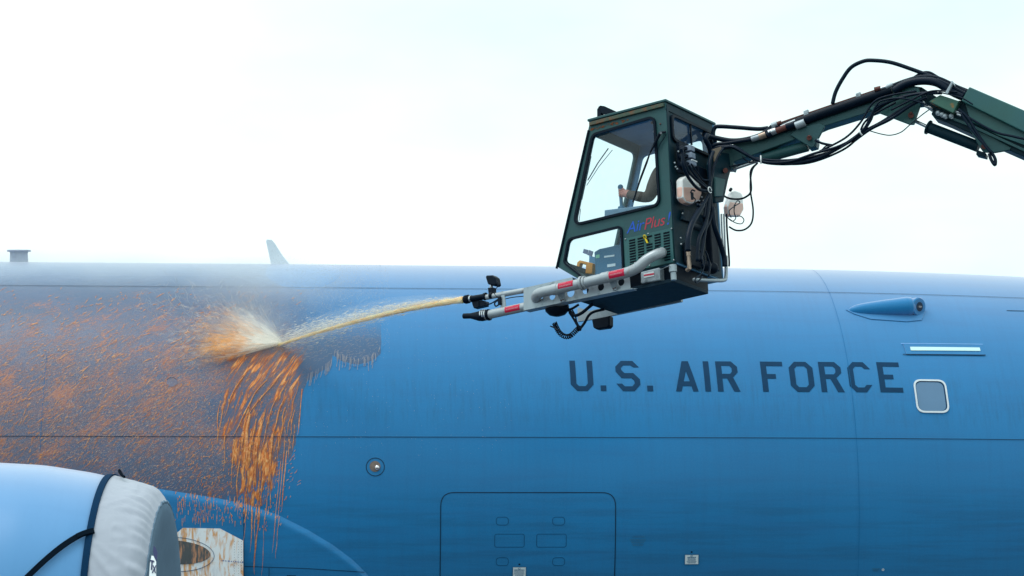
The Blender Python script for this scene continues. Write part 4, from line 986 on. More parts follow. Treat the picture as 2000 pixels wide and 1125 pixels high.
# AirPlus! lettering along the panel
def side_text(s, px0, py0, size, mat, nm, shear=.25, ang=0):
    me = text2d(s, size, shear, .95); a = SF.px(px0, py0); me.transform(SF.mat(sz*.002) @ Matrix.Translation((a[0], a[1], 0)) @ Matrix.Rotation(ang, 4, 'Z') @ Matrix.Scale(1 if sz > 0 else -1, 4, (1, 0, 0)))
    me.materials.clear(); me.materials.append(mat); return link(me, nm, shell, fix=False)
side_text('Air', 1224, 456.5, .135, M['signblue'], 'painted_word', .3, .02)
side_text('Plus', 1257, 449.3, .135, M['signred'], 'painted_word', .3, .02)
side_text('!', 1300.5, 439.5, .15, M['signblue'], 'painted_word', .3, .02)

# platform under the cab
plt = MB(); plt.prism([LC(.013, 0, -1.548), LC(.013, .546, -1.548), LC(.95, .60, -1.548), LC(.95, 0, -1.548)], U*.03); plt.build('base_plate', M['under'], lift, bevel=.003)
plt = MB(); plt.prism([LC(.02, .05, -1.515), LC(.02, .56, -1.515), LC(.9, .58, -1.515), LC(.9, .05, -1.515)], U*.125); plt.build('equipment_bay', M['black'], lift)
mb = MB(); bx = [cs(1251, 531, -.02), cs(1288, 522, -.02), cs(1289, 547, -.02), cs(1251, 554, -.02)]; mb.prism(bx, W*.16); jb = mb.build('junction_box', M['alu'], lift, bevel=.01)
mb = MB(); mb.prism([cs(1257, 534, -.023), cs(1277, 529.5, -.023), cs(1278, 539, -.023), cs(1258, 543, -.023)], -W*.001); lb = mb.build('warning_label', M['labelwhite'], jb)
mb = MB(); mb.prism([cs(1257.6, 536.5, -.0245), cs(1277.4, 533.2, -.0245), cs(1277.6, 536.2, -.0245), cs(1257.8, 539.4, -.0245)], -W*.001); mb.build('red_band', M['red'], jb)
mb = MB(); mb.tube([crr(1314, 518, -.02), crr(1314.5, 531, -.02), crr(1315, 532, -.02), crr(1316, 547, -.02)], [.033, .033, .024, .024], 16); mb.tube([cs(1290, 527, -.03), cs(1300, 522, -.05), crr(1308, 519, -.03)], .004, 6)
mb.build('water_separator', M['alu'], lift, smooth=True)

# aluminium nozzle beams
BF = Frame(cs(1130, 580, -.10), -F, U); bz = sz
bo = BF.pts([(1023, 562), (1119, 541.5), (1232, 535), (1232, 562.5), (1023, 606)]); bo = BF.pts([(1023, 562.5), (1232, 514), (1232, 563), (1023, 606.5)])
hol = []
for x, y, r in ((1051.5, 580, .050), (1079, 579, .030), (1115, 571.5, .038), (1144, 567, .032), (1174, 560.5, .032), (1213.5, 551, .032)):
    c = BF.px(x, y); hol.append([(c[0]+r*math.cos(a), c[1]+r*math.sin(a)) for a in np.linspace(0, 2*math.pi, 24, endpoint=False)])
bo = BF.pts([(1023, 562.5), (1118, 541.5), (1119, 549), (1228, 524), (1232, 563.5), (1023, 606.5)])
beam = BF.sheet('nozzle_beam', [bo], hol, .006, 0, M['alu'], lift, smooth=False)
mb = MB(); A1, B1 = BF.w(BF.px(1023, 606.5)), BF.w(BF.px(1232, 563.5)); mb.prism([A1, B1, B1+U*.006, A1+U*.006], W*.09)
A1, B1 = BF.w(BF.px(1023, 562.5)), BF.w(BF.px(1118, 541.5)); mb.prism([A1, B1, B1-U*.006, A1-U*.006], W*.09)
A1, B1 = BF.w(BF.px(1228, 566)), BF.w(BF.px(1244, 563)); mb.prism([BF.w(BF.px(1209, 569)), BF.w(BF.px(1244, 563)), BF.w(BF.px(1232, 563)), BF.w(BF.px(1209, 567.5))], W*.02)
mb.build('beam_flange', M['alu'], beam)
# second beam on the far side, with its black block
fb = lambda x, y: pl(x, y, O+W*.60, W)
mb = MB(); mb.prism([fb(1128, 600), fb(1150, 607), fb(1331, 571), fb(1330, 589), fb(1166, 622), fb(1128, 628)], W*.03); mb.build('far_beam', M['alu'], lift)
mb = MB(); mb.prism([fb(1155, 623), fb(1190, 616), fb(1190, 635), fb(1186, 640), fb(1164, 643), fb(1158, 640)], W*.07); mb.build('far_lamp', M['black'], lift, bevel=.012)
# big air pipe
pw = -.19
pipe = [cs(1293, 493, .03), cs(1291, 494, -.06), cs(1280, 498, -.13), cs(1262, 508, -.17), cs(1246, 522, pw), cs(1228, 531, pw), cs(1200, 538.5, pw), cs(1134, 554, pw), cs(1092, 563.5, pw), cs(1066, 569, pw), cs(1052, 573.5, -.165), cs(1047, 580, -.12), cs(1048, 584, -.08)]
mb = MB(); mb.tube(pipe, .0435, 28, smooth_n=6); ap = mb.build('air_pipe', M['galv'], lift, smooth='all')
def cuff(x, y, dx, r, l, nm, mat, par, w=pw, slope=-.235):
    a_, b_ = cs(x-dx, y-slope*dx, w), cs(x+dx, y+slope*dx, w); mb = MB(); mb.tube([a_, b_], r, 28); return mb.build(nm, mat, par, smooth=True, bevel=.003)
cuff(1085, 565, 5.5, .0475, 0, 'pipe_coupling', M['galv'], ap); cuff(1184, 542, 7.5, .0475, 0, 'pipe_coupling', M['galv'], ap); cuff(1137, 553.2, 2.2, .060, 0, 'pipe_flange', M['galv'], ap); cuff(1143, 551.8, 1.6, .055, 0, 'pipe_flange', M['galv'], ap)
cuff(1246, 520.5, .5, .0452, 0, 'weld_seam', M['alu'], ap, slope=-.75)
def pipe_label(xa, ya, xb, yb, w, r, par, hfac=1.0):
    A_, B_ = cs(xa, ya, w), cs(xb, yb, w); d = norm(B_-A_); q = norm(-W-d*((-W)@d)); u2 = np.cross(d, q); u2 = u2 if u2@U > 0 else -u2
    mb = MB(); vs = []; ln = MB()
    angs = np.linspace(-.75*hfac, .72*hfac, 9)
    for i, t in enumerate((0, .33, .66, 1)):
        for a in angs: vs.append(A_+(B_-A_)*t+(q*math.cos(a)+u2*math.sin(a))*(r+.0018))
    mb.add(vs, [(i*9+j, i*9+j+1, i*9+10+j, i*9+9+j) for i in range(3) for j in range(8)]); lab = mb.build('red_label', M['red'], par, smooth='all', fix=False)
    for a, l0, l1 in ((.42, .08, .55), (-.02, .1, .92), (-.18, .1, .9)):
        t = l0
        while t < l1:
            e_ = t+rnd.uniform(.02, .06); c1, c2 = A_+(B_-A_)*t, A_+(B_-A_)*min(e_, l1); nn = q*math.cos(a)+u2*math.sin(a); n2 = q*math.cos(a+.07)+u2*math.sin(a+.07)
            ln.add([c1+nn*(r+.0028), c2+nn*(r+.0028), c2+n2*(r+.0028), c1+n2*(r+.0028)], [(0, 1, 2, 3)]); t = e_+.02
    ln.build('label_print', simple('pale_pink_print', (.75, .45, .5), .5), lab, fix=False)
pipe_label(1095, 561.8, 1124, 555.3, pw, .0435, ap); pipe_label(1194, 539.3, 1224, 532.6, pw, .0435, ap)
# clamp brackets between pipe and beam
for x, y in ((1094, 580), (1196, 557)):
    mb = MB(); a_ = cs(x-5, y-6, -.17); mb.prism([cs(x-7, y-8, -.17), cs(x+9, y-10, -.17), cs(x+8, y+7, -.12), cs(x+1, y+9, -.12)], W*.006); mb.box(cs(x+4, y+5, -.115), F*.022, U*.020, W*.006)
    br = mb.build('pipe_bracket', M['alu'], lift); mb = MB(); mb.ball(cs(x+2, y+7, -.125), .007, 6); mb.ball(cs(x+6, y+5, -.125), .007, 6); mb.build('bolt', M['rust'], br)
# lower nozzle pipe
w2 = -.06
mb = MB(); mb.tube([cs(1060, 592, w2), cs(953, 615, w2)], .039, 24); lo_ = mb.build('lower_nozzle_pipe', M['galv'], lift, smooth=True)
pipe_label(990.5, 606.8, 1019.5, 600.6, w2, .039, lo_, .9)
mb = MB(); mb.tube([cs(957, 614.2, w2), cs(941, 617.2, w2), cs(936, 617.4, w2), cs(922, 617.0, w2), cs(919, 617, w2), cs(906, 617.4, w2)], [.046, .046, .043, .027, .024, .024], 24); rn = mb.build('rubber_nozzle', M['black'], lift, smooth=True)
for x, mt_, r_ in ((954.5, M['black'], .050), (951.0, M['steel'], .0485), (947, M['steel'], .0485), (943, M['steel'], .0475)):
    mb = MB(); mb.tube([cs(x+1.1, 614.8, w2), cs(x-1.1, 615.3, w2)], r_, 24); mb.build('hose_clamp', mt_, rn, smooth=True)
# upper nozzle pipe with spray nozzle
w3 = -.05
mb = MB(); mb.tube([cs(1030, 566.3, w3), cs(948, 581, w3)], .0235, 20); up_ = mb.build('upper_nozzle_pipe', M['galv'], lift, smooth=True)
mb = MB(); mb.tube([cs(950, 578.5, w3), cs(946, 579.5, w3), cs(945, 579.5, w3), cs(924, 583, w3), cs(922, 583.3, w3)], [.033, .033, .026, .026, .03], 20); mb.tube([cs(963, 576.8, w3), cs(957.5, 577.8, w3)], .03, 16)
spn = mb.build('spray_nozzle', M['black'], lift, smooth=True)
mb = MB(); mb.tube([cs(921, 583.4, w3), cs(918.3, 583.9, w3)], .030, 20); mb.build('lock_ring', M['steel'], spn, smooth=True)
mb = MB(); mb.tube([cs(917.5, 584, w3), cs(908, 585, w3), cs(907, 585.2, w3)], [.033, .035, .031], 20)
for a in np.linspace(0, 2*math.pi, 14, endpoint=False):
    d = U*math.cos(a)+W*math.sin(a); mb.box(cs(912.5, 584.5, w3)+d*.034, F*.018, d*.004, np.cross(F, d)*.004)
mb.build('nozzle_tip', M['black'], spn, smooth=True)
mb = MB(); mb.prism([cs(921, 589, w3), cs(941, 586, w3), cs(948, 588, w3), cs(947, 597, w3), cs(934, 600, w3), cs(925, 602, w3), cs(922, 594, w3)], W*.06); mb.box(cs(934, 593, -.055), F*.006, U*.03, W*.004); mb.build('nozzle_actuator', M['black'], lift, bevel=.006)
mb = MB(); mb.prism([cs(977, 570, w3-.02), cs(982, 568, w3-.02), cs(985, 575, w3-.02), cs(987.5, 599, w3-.02), cs(977, 601, w3-.02), cs(979, 580, w3-.02)], W*.012); mb.build('spacer_plate', M['alu'], lift, bevel=.002)
mb = MB(); mb.prism([cs(948.5, 537.5, w3), cs(961, 537, w3), cs(966, 541, w3), cs(969, 555, w3), cs(965, 558, w3), cs(952, 555, w3), cs(948, 542, w3)], W*.085); lam = mb.build('work_lamp', M['black'], lift, bevel=.012)
mb = MB(); mb.tube([cs(960, 557, 0), cs(960, 561, 0), cs(959, 562, 0)], [.014, .014, .02], 10); mb.build('swivel_joint', M['steel'], lam, smooth=True); mb = MB(); mb.prism([cs(952.5, 562, w3), cs(963, 561, w3), cs(963, 573, w3), cs(954, 575, w3)], W*.05); mb.build('lamp_bracket', M['black'], lam, bevel=.004)
def hose(L, r, fn, nm='hose', mat=None, par=None, sm_=6, n=10):
    mb = MB(); mb.tube([fn(*q) for q in L], r, n, smooth_n=sm_); return mb.build(nm, mat or M['hose'], par or lift, smooth='all')
cw = lambda x, y, w=-.07: cs(x, y, w)
hose([(969, 549), (972.5, 553), (972, 560), (965, 567), (966, 574), (974, 583)], .004, cw, 'cable')
hose([(948, 590), (955, 594), (964, 590), (972, 585), (977, 584)], .006, cw, 'cable'); hose([(978, 586), (970, 588), (966, 593), (969, 598), (977, 592), (979, 584)], .0065, cw, 'cable')
hose([(988, 583.5), (1003, 580.5), (1023, 578.5)], .004, cw, 'cable'); mb = MB(); mb.box(cw(976, 588, -.08), F*.016, U*.035, W*.01); mb.build('cable_clip', M['black'], lift, bevel=.005)
# dome lamp, hoses and coiled cable beneath
mb = MB(); q = cs(1088, 603, .05)
vs_ = [(0, .035), (.01, .088), (.04, .104), (.075, .100), (.105, .07), (.118, .03), (.12, .002)]
mb.tube([q+U*.06-U*a_*1.05 for a_, _ in vs_], [b_ for _, b_ in vs_], 28); mb.build('dome_lamp', M['black'], lift, smooth=True)
hu = lambda x, y, w=.1: cs(x, y, w)
hose([(1088, 601), (1100, 603), (1114, 604), (1130, 595)], .011, hu); hose([(1112, 606), (1118, 614), (1126, 616), (1138, 610), (1150, 600), (1158, 594)], .014, hu); hose([(1112, 610), (1120, 622), (1128, 636), (1133, 643)], .010, hu)
hose([(1133, 642), (1142, 630), (1150, 616), (1160, 609), (1180, 604)], .012, lambda x, y: cs(x, y, .3)); hose([(1118, 606), (1124, 618), (1126, 628), (1132, 640)], .007, hu, 'cable')
hose([(1128, 636), (1134, 638), (1134, 645), (1128, 643), (1130, 636)], .006, hu, 'cable')
cp = catmull([np.array(q, float) for q in ((1083, 631), (1087, 640), (1093, 650), (1103, 657), (1114, 656), (1123, 648), (1130, 641))], [1]*7, 12)[0]
cp = [cs(a_, b_, .1) for a_, b_ in cp]; pts = []; turns = 19; n_ = 460
for i in range(n_):
    t = i/(n_-1)*(len(cp)-1); k = min(int(t), len(cp)-2); c0_ = cp[k]+(cp[k+1]-cp[k])*(t-k); d = norm(cp[k+1]-cp[k]); a_ = norm(np.cross(d, W)); ph = 2*math.pi*turns*i/n_; pts.append(c0_+(a_*math.cos(ph)+W*math.sin(ph))*.019)
mb = MB(); mb.tube(pts, .0048, 6); mb.build('coiled_cable', M['black'], lift, smooth='all')
hose([(1075, 637), (1082, 640), (1090, 646)], .006, cw, 'cable')

# --- interior
L3 = lambda f, w, u: LC(f, w, u)
mb = MB(); mb.box(L3(.16, .46, -.98), F*.19, W*.17, U*.05); mb.box(L3(-.0+.07, .46, -.70), F*.045, W*.16, U*.26); mb.build('seat', M['seat'], lift, bevel=.03)
mb = MB(); mb.prism([cs(1180, 410, .10), cs(1180, 440, .10), cs(1286, 430, .10), cs(1286, 397, .10)], W*.09); mb.build('armrest_console', M['consolelite'], lift, bevel=.01)
mb = MB(); mb.prism([cs(1160, 492, .12), cs(1170, 486, .12), cs(1206, 478, .12), cs(1216, 482, .12), cs(1218, 545, .12), cs(1163, 545, .12)], W*.2); con = mb.build('control_console', M['console'], lift, bevel=.01)
for (xa, ya, xb, yb, mt_) in ((1180, 500, 1200, 503.5, 'labelwhite'), (1186, 516.5, 1202, 522, 'labelwhite'), (1163.5, 498, 1171, 504.5, 'lens')):
    mb = MB(); s_ = -.14; mb.prism([cs(xa, ya, .117), cs(xb, ya+s_*(xb-xa), .117), cs(xb, yb+s_*(xb-xa), .117), cs(xa, yb, .117)], -W*.001); mb.build('sticker', M[mt_] if mt_ != 'lens' else simple('green_sticker', (.25, .60, .40), .5), con)
mb = MB(); mb.prism([cs(1127, 512, .3), cs(1132, 508, .3), cs(1158, 514, .3), cs(1156, 535, .3), cs(1143, 534, .3), cs(1144, 517, .3), cs(1133, 514, .3), cs(1128, 532, .3), cs(1124, 530, .3)], W*.05); mb.build('orange_first_aid_box', M['orange'], lift, bevel=.006)
mb = MB(); mb.prism([cs(1140, 486, .3), cs(1148, 488, .3), cs(1146, 497, .3), cs(1138, 494, .3)], W*.01); mb.prism([cs(1150, 488, .3), cs(1158, 491, .3), cs(1155, 501, .3), cs(1147, 498, .3)], W*.01); mb.build('paper_card', simple('grey_card', (.2, .23, .36), .6), lift)
mb = MB(); mb.prism([L3(f3_, .42, -1.37), L3(f2_-.03, .42, -1.22), L3(f2_-.05, .42, -1.03), L3(f3_-.02, .42, -1.14)], W*(WID-T-.42)); mb.build('front_sill', M['interior'], lift)
mb = MB(); q = pl(1262, 262, O-U*.045, U); q = LC(.33, .50, -.04); mb.ball(q, .05, 10, sc=(2.1, .9, .45), axes=(F, W, U)); cl_ = mb.build('ceiling_light', M['lens'], lift, smooth=True)
mb = MB(); mb.ball(LC(.30, .3, -.036), .03, 8, sc=(1, 1, .4), axes=(F, W, U)); mb.build('speaker', M['rust'], lift, smooth=True)
# ------------------------------------------------------------------ boom (in a vertical plane behind the cab)
AN = norm(V3(.43, .9, 0)); AP = crr(1405, 305, -.06); AH = norm(V3(.9, -.43, 0))
ar = lambda x, y, o=0.0: pl(x, y, AP-AN*o, AN)
def aplate(name, L, o, th, mat, par=None, bevel=.006):
    mb = MB(); mb.prism([ar(x, y, o) for x, y in L], AN*th); return mb.build(name, mat, par or lift, bevel=bevel)
# round-section lower arm: body with pipe-like top
aplate('lower_arm', [(1398, 318), (1416, 288), (1505, 253), (1745, 170), (1752, 200), (1697, 219), (1610, 246), (1545, 275), (1433, 316), (1428, 330)], .07, .15, M['green'])
mb = MB(); mb.tube([ar(1495, 262, .09), ar(1600, 224.5, .09), ar(1742, 176, .09)], .040, 20); mb.build('arm_conduit', M['black'], lift, smooth=True)
b1 = aplate('lower_bracket', [(1542, 263), (1584, 288), (1590, 286), (1611, 246), (1600, 240), (1560, 250)], .095, .03, M['green'])
mb = MB(); mb.tube([ar(1580.5, 269, .13), ar(1580.5, 269, .09)], .022, 12); mb.ball(ar(1580.5, 266, .135), .010, 6); mb.build('pivot_pin', M['rust'], b1)
aplate('bracket_foot', [(1576, 280), (1596, 276), (1594, 287), (1580, 291)], .07, .10, M['green'])
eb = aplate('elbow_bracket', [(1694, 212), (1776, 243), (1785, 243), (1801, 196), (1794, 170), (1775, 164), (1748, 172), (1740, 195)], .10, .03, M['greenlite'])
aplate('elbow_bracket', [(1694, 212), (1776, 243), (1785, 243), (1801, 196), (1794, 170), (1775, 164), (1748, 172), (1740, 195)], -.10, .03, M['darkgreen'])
aplate('elbow_core', [(1700, 205), (1745, 175), (1775, 166), (1800, 170), (1840, 196), (1836, 226), (1800, 200), (1760, 205), (1730, 220)], .065, .16, M['darkgreen'])
mb = MB(); mb.tube([ar(1779, 225, .135), ar(1779, 225, .09)], .024, 12); mb.ball(ar(1779.5, 221, .14), .012, 6); mb.build('pivot_pin', M['rust'], eb)
mb = MB(); mb.tube([ar(1690, 238, -.02), ar(1782, 245, -.0)], .006, 4); 
# lower hydraulic cylinder
mb = MB(); mb.tube([ar(1578, 285, 0), ar(1490, 309, 0)], .047, 20); cy = mb.build('tilt_cylinder', M['green'], lift, smooth=True, bevel=.004)
mb = MB(); mb.tube([ar(1492, 310, 0), ar(1424, 333, 0)], .015, 12); mb.build('cylinder_rod', M['steel'], cy, smooth=True)
# upper hydraulic cylinder
mb = MB(); mb.tube([ar(1811.5, 248, 0), ar(1815, 249.5, 0)], .062, 20); mb.tube([ar(1815, 249.5, 0), ar(1912, 287, 0)], .047, 20); cy = mb.build('elbow_cylinder', M['darkgreen'], lift, smooth=True, bevel=.004)
mb = MB(); mb.tube([ar(1784, 235, 0), ar(1812, 248, 0)], .015, 12); mb.build('cylinder_rod', M['steel'], cy, smooth=True)
# upper boom
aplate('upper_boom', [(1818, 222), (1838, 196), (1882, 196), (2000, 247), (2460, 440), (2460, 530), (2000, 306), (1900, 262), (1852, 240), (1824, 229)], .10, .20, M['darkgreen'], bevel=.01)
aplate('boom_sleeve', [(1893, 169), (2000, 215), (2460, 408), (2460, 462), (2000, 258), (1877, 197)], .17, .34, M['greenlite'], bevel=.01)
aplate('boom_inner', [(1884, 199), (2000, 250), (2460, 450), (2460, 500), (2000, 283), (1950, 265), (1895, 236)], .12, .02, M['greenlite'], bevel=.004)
aplate('boom_rib', [(1850, 224), (1900, 244), (2000, 290), (2460, 505), (2460, 512), (2000, 296), (1900, 250), (1850, 230)], .13, .03, M['green'], bevel=.004)
lb_ = aplate('cylinder_bracket', [(1893, 252), (1905, 249), (1975, 288), (1972, 293), (1943, 298), (1920, 297), (1915, 290)], .11, .03, M['green'])
aplate('bracket_foot', [(1908, 292), (1926, 299), (1925, 307), (1906, 302)], .05, .10, M['darkgreen'])
mb = MB(); mb.tube([ar(1921.5, 286, .14), ar(1921.5, 286, .1)], .022, 12); mb.build('pivot_pin', M['rust'], lb_)
vb = aplate('valve_box', [(1814, 198), (1836, 185), (1873, 197), (1862, 221)], .19, .10, M['greenspot'])
mb = MB()
for x, y in ((1840, 224), (1846, 227), (1832, 221), (1858, 227)): mb.ball(ar(x, y, .14), .022, 6); mb.tube([ar(x, y-4, .14), ar(x+2, y+5, .14)], .012, 8)
mb.build('valve_fitting', M['alu'], vb); mb = MB(); mb.tube([ar(1866, 218, .15), ar(1876, 221, .15)], .012, 8); mb.tube([ar(1869, 223.5, .15), ar(1877, 226, .15)], .009, 8); mb.tube([ar(1803, 199, .12), ar(1809, 208, .12), ar(1822, 212, .12)], .012, 8); mb.build('hose_fitting', M['steel'], vb)
# hard line along the arm with clamps
mb = MB(); mb.tube([ar(1510, 245, .04), ar(1570, 224, .04), ar(1640, 200, .04), ar(1714, 175, .04)], .0085, 8); hl = mb.build('hard_line', M['rust'], lift)
for x, y in ((1575, 220), (1677, 186)):
    mb = MB(); mb.box(ar(x, y+2, .05), AH*.020+U*.006, U*.026, AN*.02); mb.build('line_clamp', M['alu'], hl, bevel=.003)
for x0, y0, x1, y1, r_, mt_ in ((1507, 246, 1518, 241.5, .022, 'alu'), (1518, 241.5, 1526, 238.5, .016, 'rust'), (1468, 272, 1483, 267.5, .024, 'alu'), (1483, 267.5, 1496, 262.5, .028, 'brass'), (1499, 265, 1507, 257.5, .03, 'hose'), (1502, 260, 1516, 255, .030, 'steel'), (1516, 256, 1536, 248, .026, 'rust'), (1536, 248, 1552, 243, .030, 'hose'), (1554, 246, 1572, 239, .034, 'alu'), (1525, 247, 1553, 235, .010, 'lens'), (1708, 175, 1720, 172, .02, 'rust'), (1720, 173, 1732, 169, .015, 'steel'), (1730, 171, 1744, 165, .018, 'alu')):
    mb = MB(); mb.tube([ar(x0, y0, .12), ar(x1, y1, .12)], r_, 14); mb.build('pipe_coupler', M[mt_], hl, smooth=True)
# cab mounting bracket
rk = lambda x, y, f=-.18: crr(x, y, f)
mb = MB(); mb.prism([rk(1410, 296), rk(1430, 300), rk(1429, 330), rk(1423, 352), rk(1414, 394), rk(1398, 396), rk(1394, 372), rk(1388, 320), rk(1394, 300)], F*.05); mb.build('mount_bracket', M['darkgreen'], lift, bevel=.012)
mb = MB(); mb.prism([rk(1397, 345, -.20), rk(1418, 350, -.20), rk(1412, 384, -.20), rk(1398, 384, -.20)], F*.02); mb.build('bracket_pad', M['green'], lift, bevel=.01)
mb = MB(); mb.prism([rk(1392, 292, -.2), rk(1409, 286, -.2), rk(1408, 302, -.2), rk(1396, 316, -.2)], F*.01); mb.build('brace_plate', simple('tan_steel', (.22, .17, .13), .5), lift)
mb = MB(); mb.tube([rk(1417, 333, -.22), rk(1417, 333, -.16)], .022, 10); mb.build('pivot_pin', M['rust'], lift)
aplate('arm_root', [(1396, 312), (1402, 296), (1440, 282), (1470, 280), (1433, 316), (1428, 330), (1404, 330)], .05, .12, M['darkgreen'])
# rear lower plates, elbows, tubes
mb = MB(); mb.prism([rk(1336, 408, -.03), rk(1398, 428, -.03), rk(1398, 450, -.03), rk(1332, 428, -.03)], F*.02); mb.build('rear_cross_plate', M['under'], lift, bevel=.004)
mb = MB()
for x, y in ((1333, 417), (1329.5, 465), (1330, 477)): mb.ball(rk(x, y, -.04), .009, 6)
mb.build('rear_bolt', M['steel'], lift)
mb = MB(); mb.box(rk(1372, 350, -.07), W*.11, U*.09, F*.03); mb.box(rk(1390, 470, -.07), W*.06, U*.26, F*.03); mb.box(rk(1378, 390, -.05), W*.14, U*.05, F*.02); mb.box(rk(1352, 500, -.02), W*.13, U*.09, F*.01); mb.build('rear_chassis', M['black'], lift, bevel=.01)
mb = MB(); mb.tube([rk(1344, 489, -.12), rk(1345, 500, -.12)], .019, 14); mb.tube([rk(1345, 500, -.12), rk(1345.5, 510, -.12)], .015, 12); mb.tube([rk(1345.5, 508, -.12), rk(1346, 516, -.12), rk(1346.5, 524, -.12), rk(1342, 528, -.09)], .018, 12); mb.build('elbow_fitting', M['brass'], lift, smooth=True)
mb = MB(); mb.tube([rk(1355, 546, -.10), rk(1400, 548, -.10), rk(1414, 547, -.10), rk(1418, 540, -.10), rk(1418, 500, -.10)], [.014, .016, .016, .015, .014], 10, smooth_n=3); mb.build('rear_handrail', M['alu'], lift, smooth='all')
for x0, x1 in ((1409, 1414), (1414, 1417), (1419, 1424)):
    mb = MB(); mb.tube([rk(x0, 418, -.12), rk(x0+1, 450, -.12), rk(x1, 505, -.12), rk(x1, 520, -.12)], .008, 8, smooth_n=4); mb.build('coolant_tube', M['alu'] if x0 != 1419 else M['hose'], lift, smooth='all')
mb = MB()
for x, y, r_ in ((1380, 520, .045), (1392, 524, .05), (1366, 505, .03)): mb.ball(rk(x, y, -.12), r_, 8)
mb.build('accumulator', M['black'], lift, smooth=True)
# valve block
mb = MB()
for i, (x, y) in enumerate(((1347, 291), (1348.5, 305), (1350.5, 319))): mb.box(rk(x, y, -.13), W*.035, U*.024, F*.03)
vbk = mb.build('solenoid_connector', simple('grey_connector', (.20, .25, .34), .5), lift, bevel=.006)
mb = MB()
for i, (x, y) in enumerate(((1331, 292), (1332, 307), (1333, 322))): mb.ball(rk(x, y, -.08), .034, 8); mb.box(rk(x+8, y-1, -.11), W*.03, U*.012, F*.02)
mb.box(rk(1331, 310, -.05), W*.05, U*.13, F*.015); mb.build('solenoid_valve', M['black'], lift, smooth=True)
mb = MB(); mb.tube([rk(1351, 312, -.16), rk(1361, 316, -.16)], .006, 6); mb.build('connector_pin', M['lens'], lift)
mb = MB()
for x, y in ((1318, 318), (1320, 326), (1323, 330), (1325, 296), (1338, 327), (1368, 355), (1375, 360), (1371, 385), (1374, 392), (1370, 398), (1366, 392)): mb.ball(rk(x, y, -.13), .008, 5)
mb.build('rear_fitting', M['alu'], lift)
# tanks
def tank(L, f, depth, lvl, name):
    lo2 = [q for q in L]; mb = MB(); mb.prism([crr(x, y, f) for x, y in rpoly(L, 5, 3)], -F*depth*.6); o = mb.build(name, M['tank'], lift, bevel=.026, smooth='all')
    return o
tk = tank([(1320, 353), (1326, 347), (1340, 344), (1349, 351), (1356, 360), (1357, 382), (1352, 395), (1338, 401), (1327, 398), (1321, 388)], -.03, .11, 0, 'washer_tank')
mb = MB(); mb.prism([crr(x, y, -.028) for x, y in [(1319.4, 365), (1357.0, 368), (1357.8, 382), (1352.6, 395.6), (1338, 401.8), (1326.4, 398.8), (1320.2, 388)]], -F*.07); mb.build('fluid', M['fluid_in'], tk, bevel=.022)
tk = tank([(1424, 373), (1438, 378), (1442, 385), (1443, 412), (1436, 424), (1414, 424), (1412, 405), (1418, 385)], .10, .08, 0, 'washer_tank')
mb = MB(); mb.prism([crr(x, y, .102) for x, y in [(1415.4, 394), (1442.7, 397), (1443.8, 412), (1436.6, 424.8), (1413.4, 424.8), (1411.3, 405)]], -F*.052); mb.build('fluid', M['fluid_in'], tk, bevel=.02)
mb = MB(); mb.tube([crr(1426, 372, .06), crr(1428, 369, .06)], .014, 10); mb.build('cap', M['black'], tk)
h_ = lambda x, y, f=-.20: crr(x, y, f)
hose([(1357, 373), (1352, 371), (1349, 376)], .006, lambda x, y: crr(x, y, -.17), 'cable', par=tk)
mb = MB(); mb.box(crr(1352, 383, -.16), W*.010, U*.03, F*.008); mb.build('tank_clip', M['black'], lift)
hose([(1309, 350), (1315, 370), (1320, 388), (1330, 398), (1342, 402), (1354, 398), (1358, 390), (1352, 383)], .005, lambda x, y: crr(x, y, -.16), 'cable')
hose([(1428, 425), (1424, 412), (1436, 402), (1445, 396), (1441, 392), (1436, 398), (1434, 408)], .0045, lambda x, y: crr(x, y, .0), 'cable')
hose([(1434, 400), (1434, 415), (1437, 426), (1430, 432), (1420, 424)], .0045, lambda x, y: crr(x, y, .0), 'cable')
hose([(1440, 422), (1448, 423), (1453, 430), (1448, 437), (1436, 435), (1425, 428)], .0045, lambda x, y: crr(x, y, .0), 'cable')
# hoses over the rear of the cab
for L, r_ in (([(1330, 290), (1333, 300), (1334, 320), (1341, 340), (1352, 357), (1366, 370), (1382, 372)], .014), ([(1333, 288), (1335, 310), (1342, 332), (1355, 347), (1370, 360), (1385, 372)], .012), ([(1345, 322), (1352, 335), (1366, 352), (1380, 365)], .012),
              ([(1350, 320), (1360, 335), (1372, 350), (1384, 352)], .008), ([(1393, 296), (1386, 320), (1386, 360), (1383, 400), (1380, 430), (1374, 470), (1368, 510)], .016), ([(1460, 285), (1430, 287), (1410, 293), (1396, 320), (1389, 350), (1386, 370)], .013),
              ([(1372, 400), (1360, 420), (1350, 440), (1344, 465), (1344, 490)], .024), ([(1386, 375), (1384, 410), (1376, 440), (1364, 470), (1362, 510)], .016), ([(1388, 378), (1390, 420), (1378, 450), (1371, 480), (1372, 520)], .010), ([(1384, 380), (1372, 400), (1362, 400)], .014),
              ([(1391, 405), (1395, 440), (1405, 470), (1414, 500), (1416, 520)], .022), ([(1386, 372), (1382, 385), (1378, 400), (1375, 425)], .009), ([(1366, 488), (1376, 505), (1372, 530), (1358, 545), (1361, 552), (1372, 540)], .006), ([(1378, 490), (1386, 516), (1384, 540)], .008)):
    hose(L, r_, h_)
hose([(1390, 303), (1384, 285), (1378, 272), (1381, 264)], .022, lambda x, y: crr(x, y, -.08))
mb = MB(); tq = rk(1386.5, 371, -.235)
mb.tube([tq+(W*math.cos(a)*1+U*math.sin(a)*.9)*.027 for a in np.linspace(0, 5.6, 14)], .0045, 6); mb.build('cable_tie', M['zip'], lift)
a_off = lambda o: (lambda x, y: ar(x, y, o))
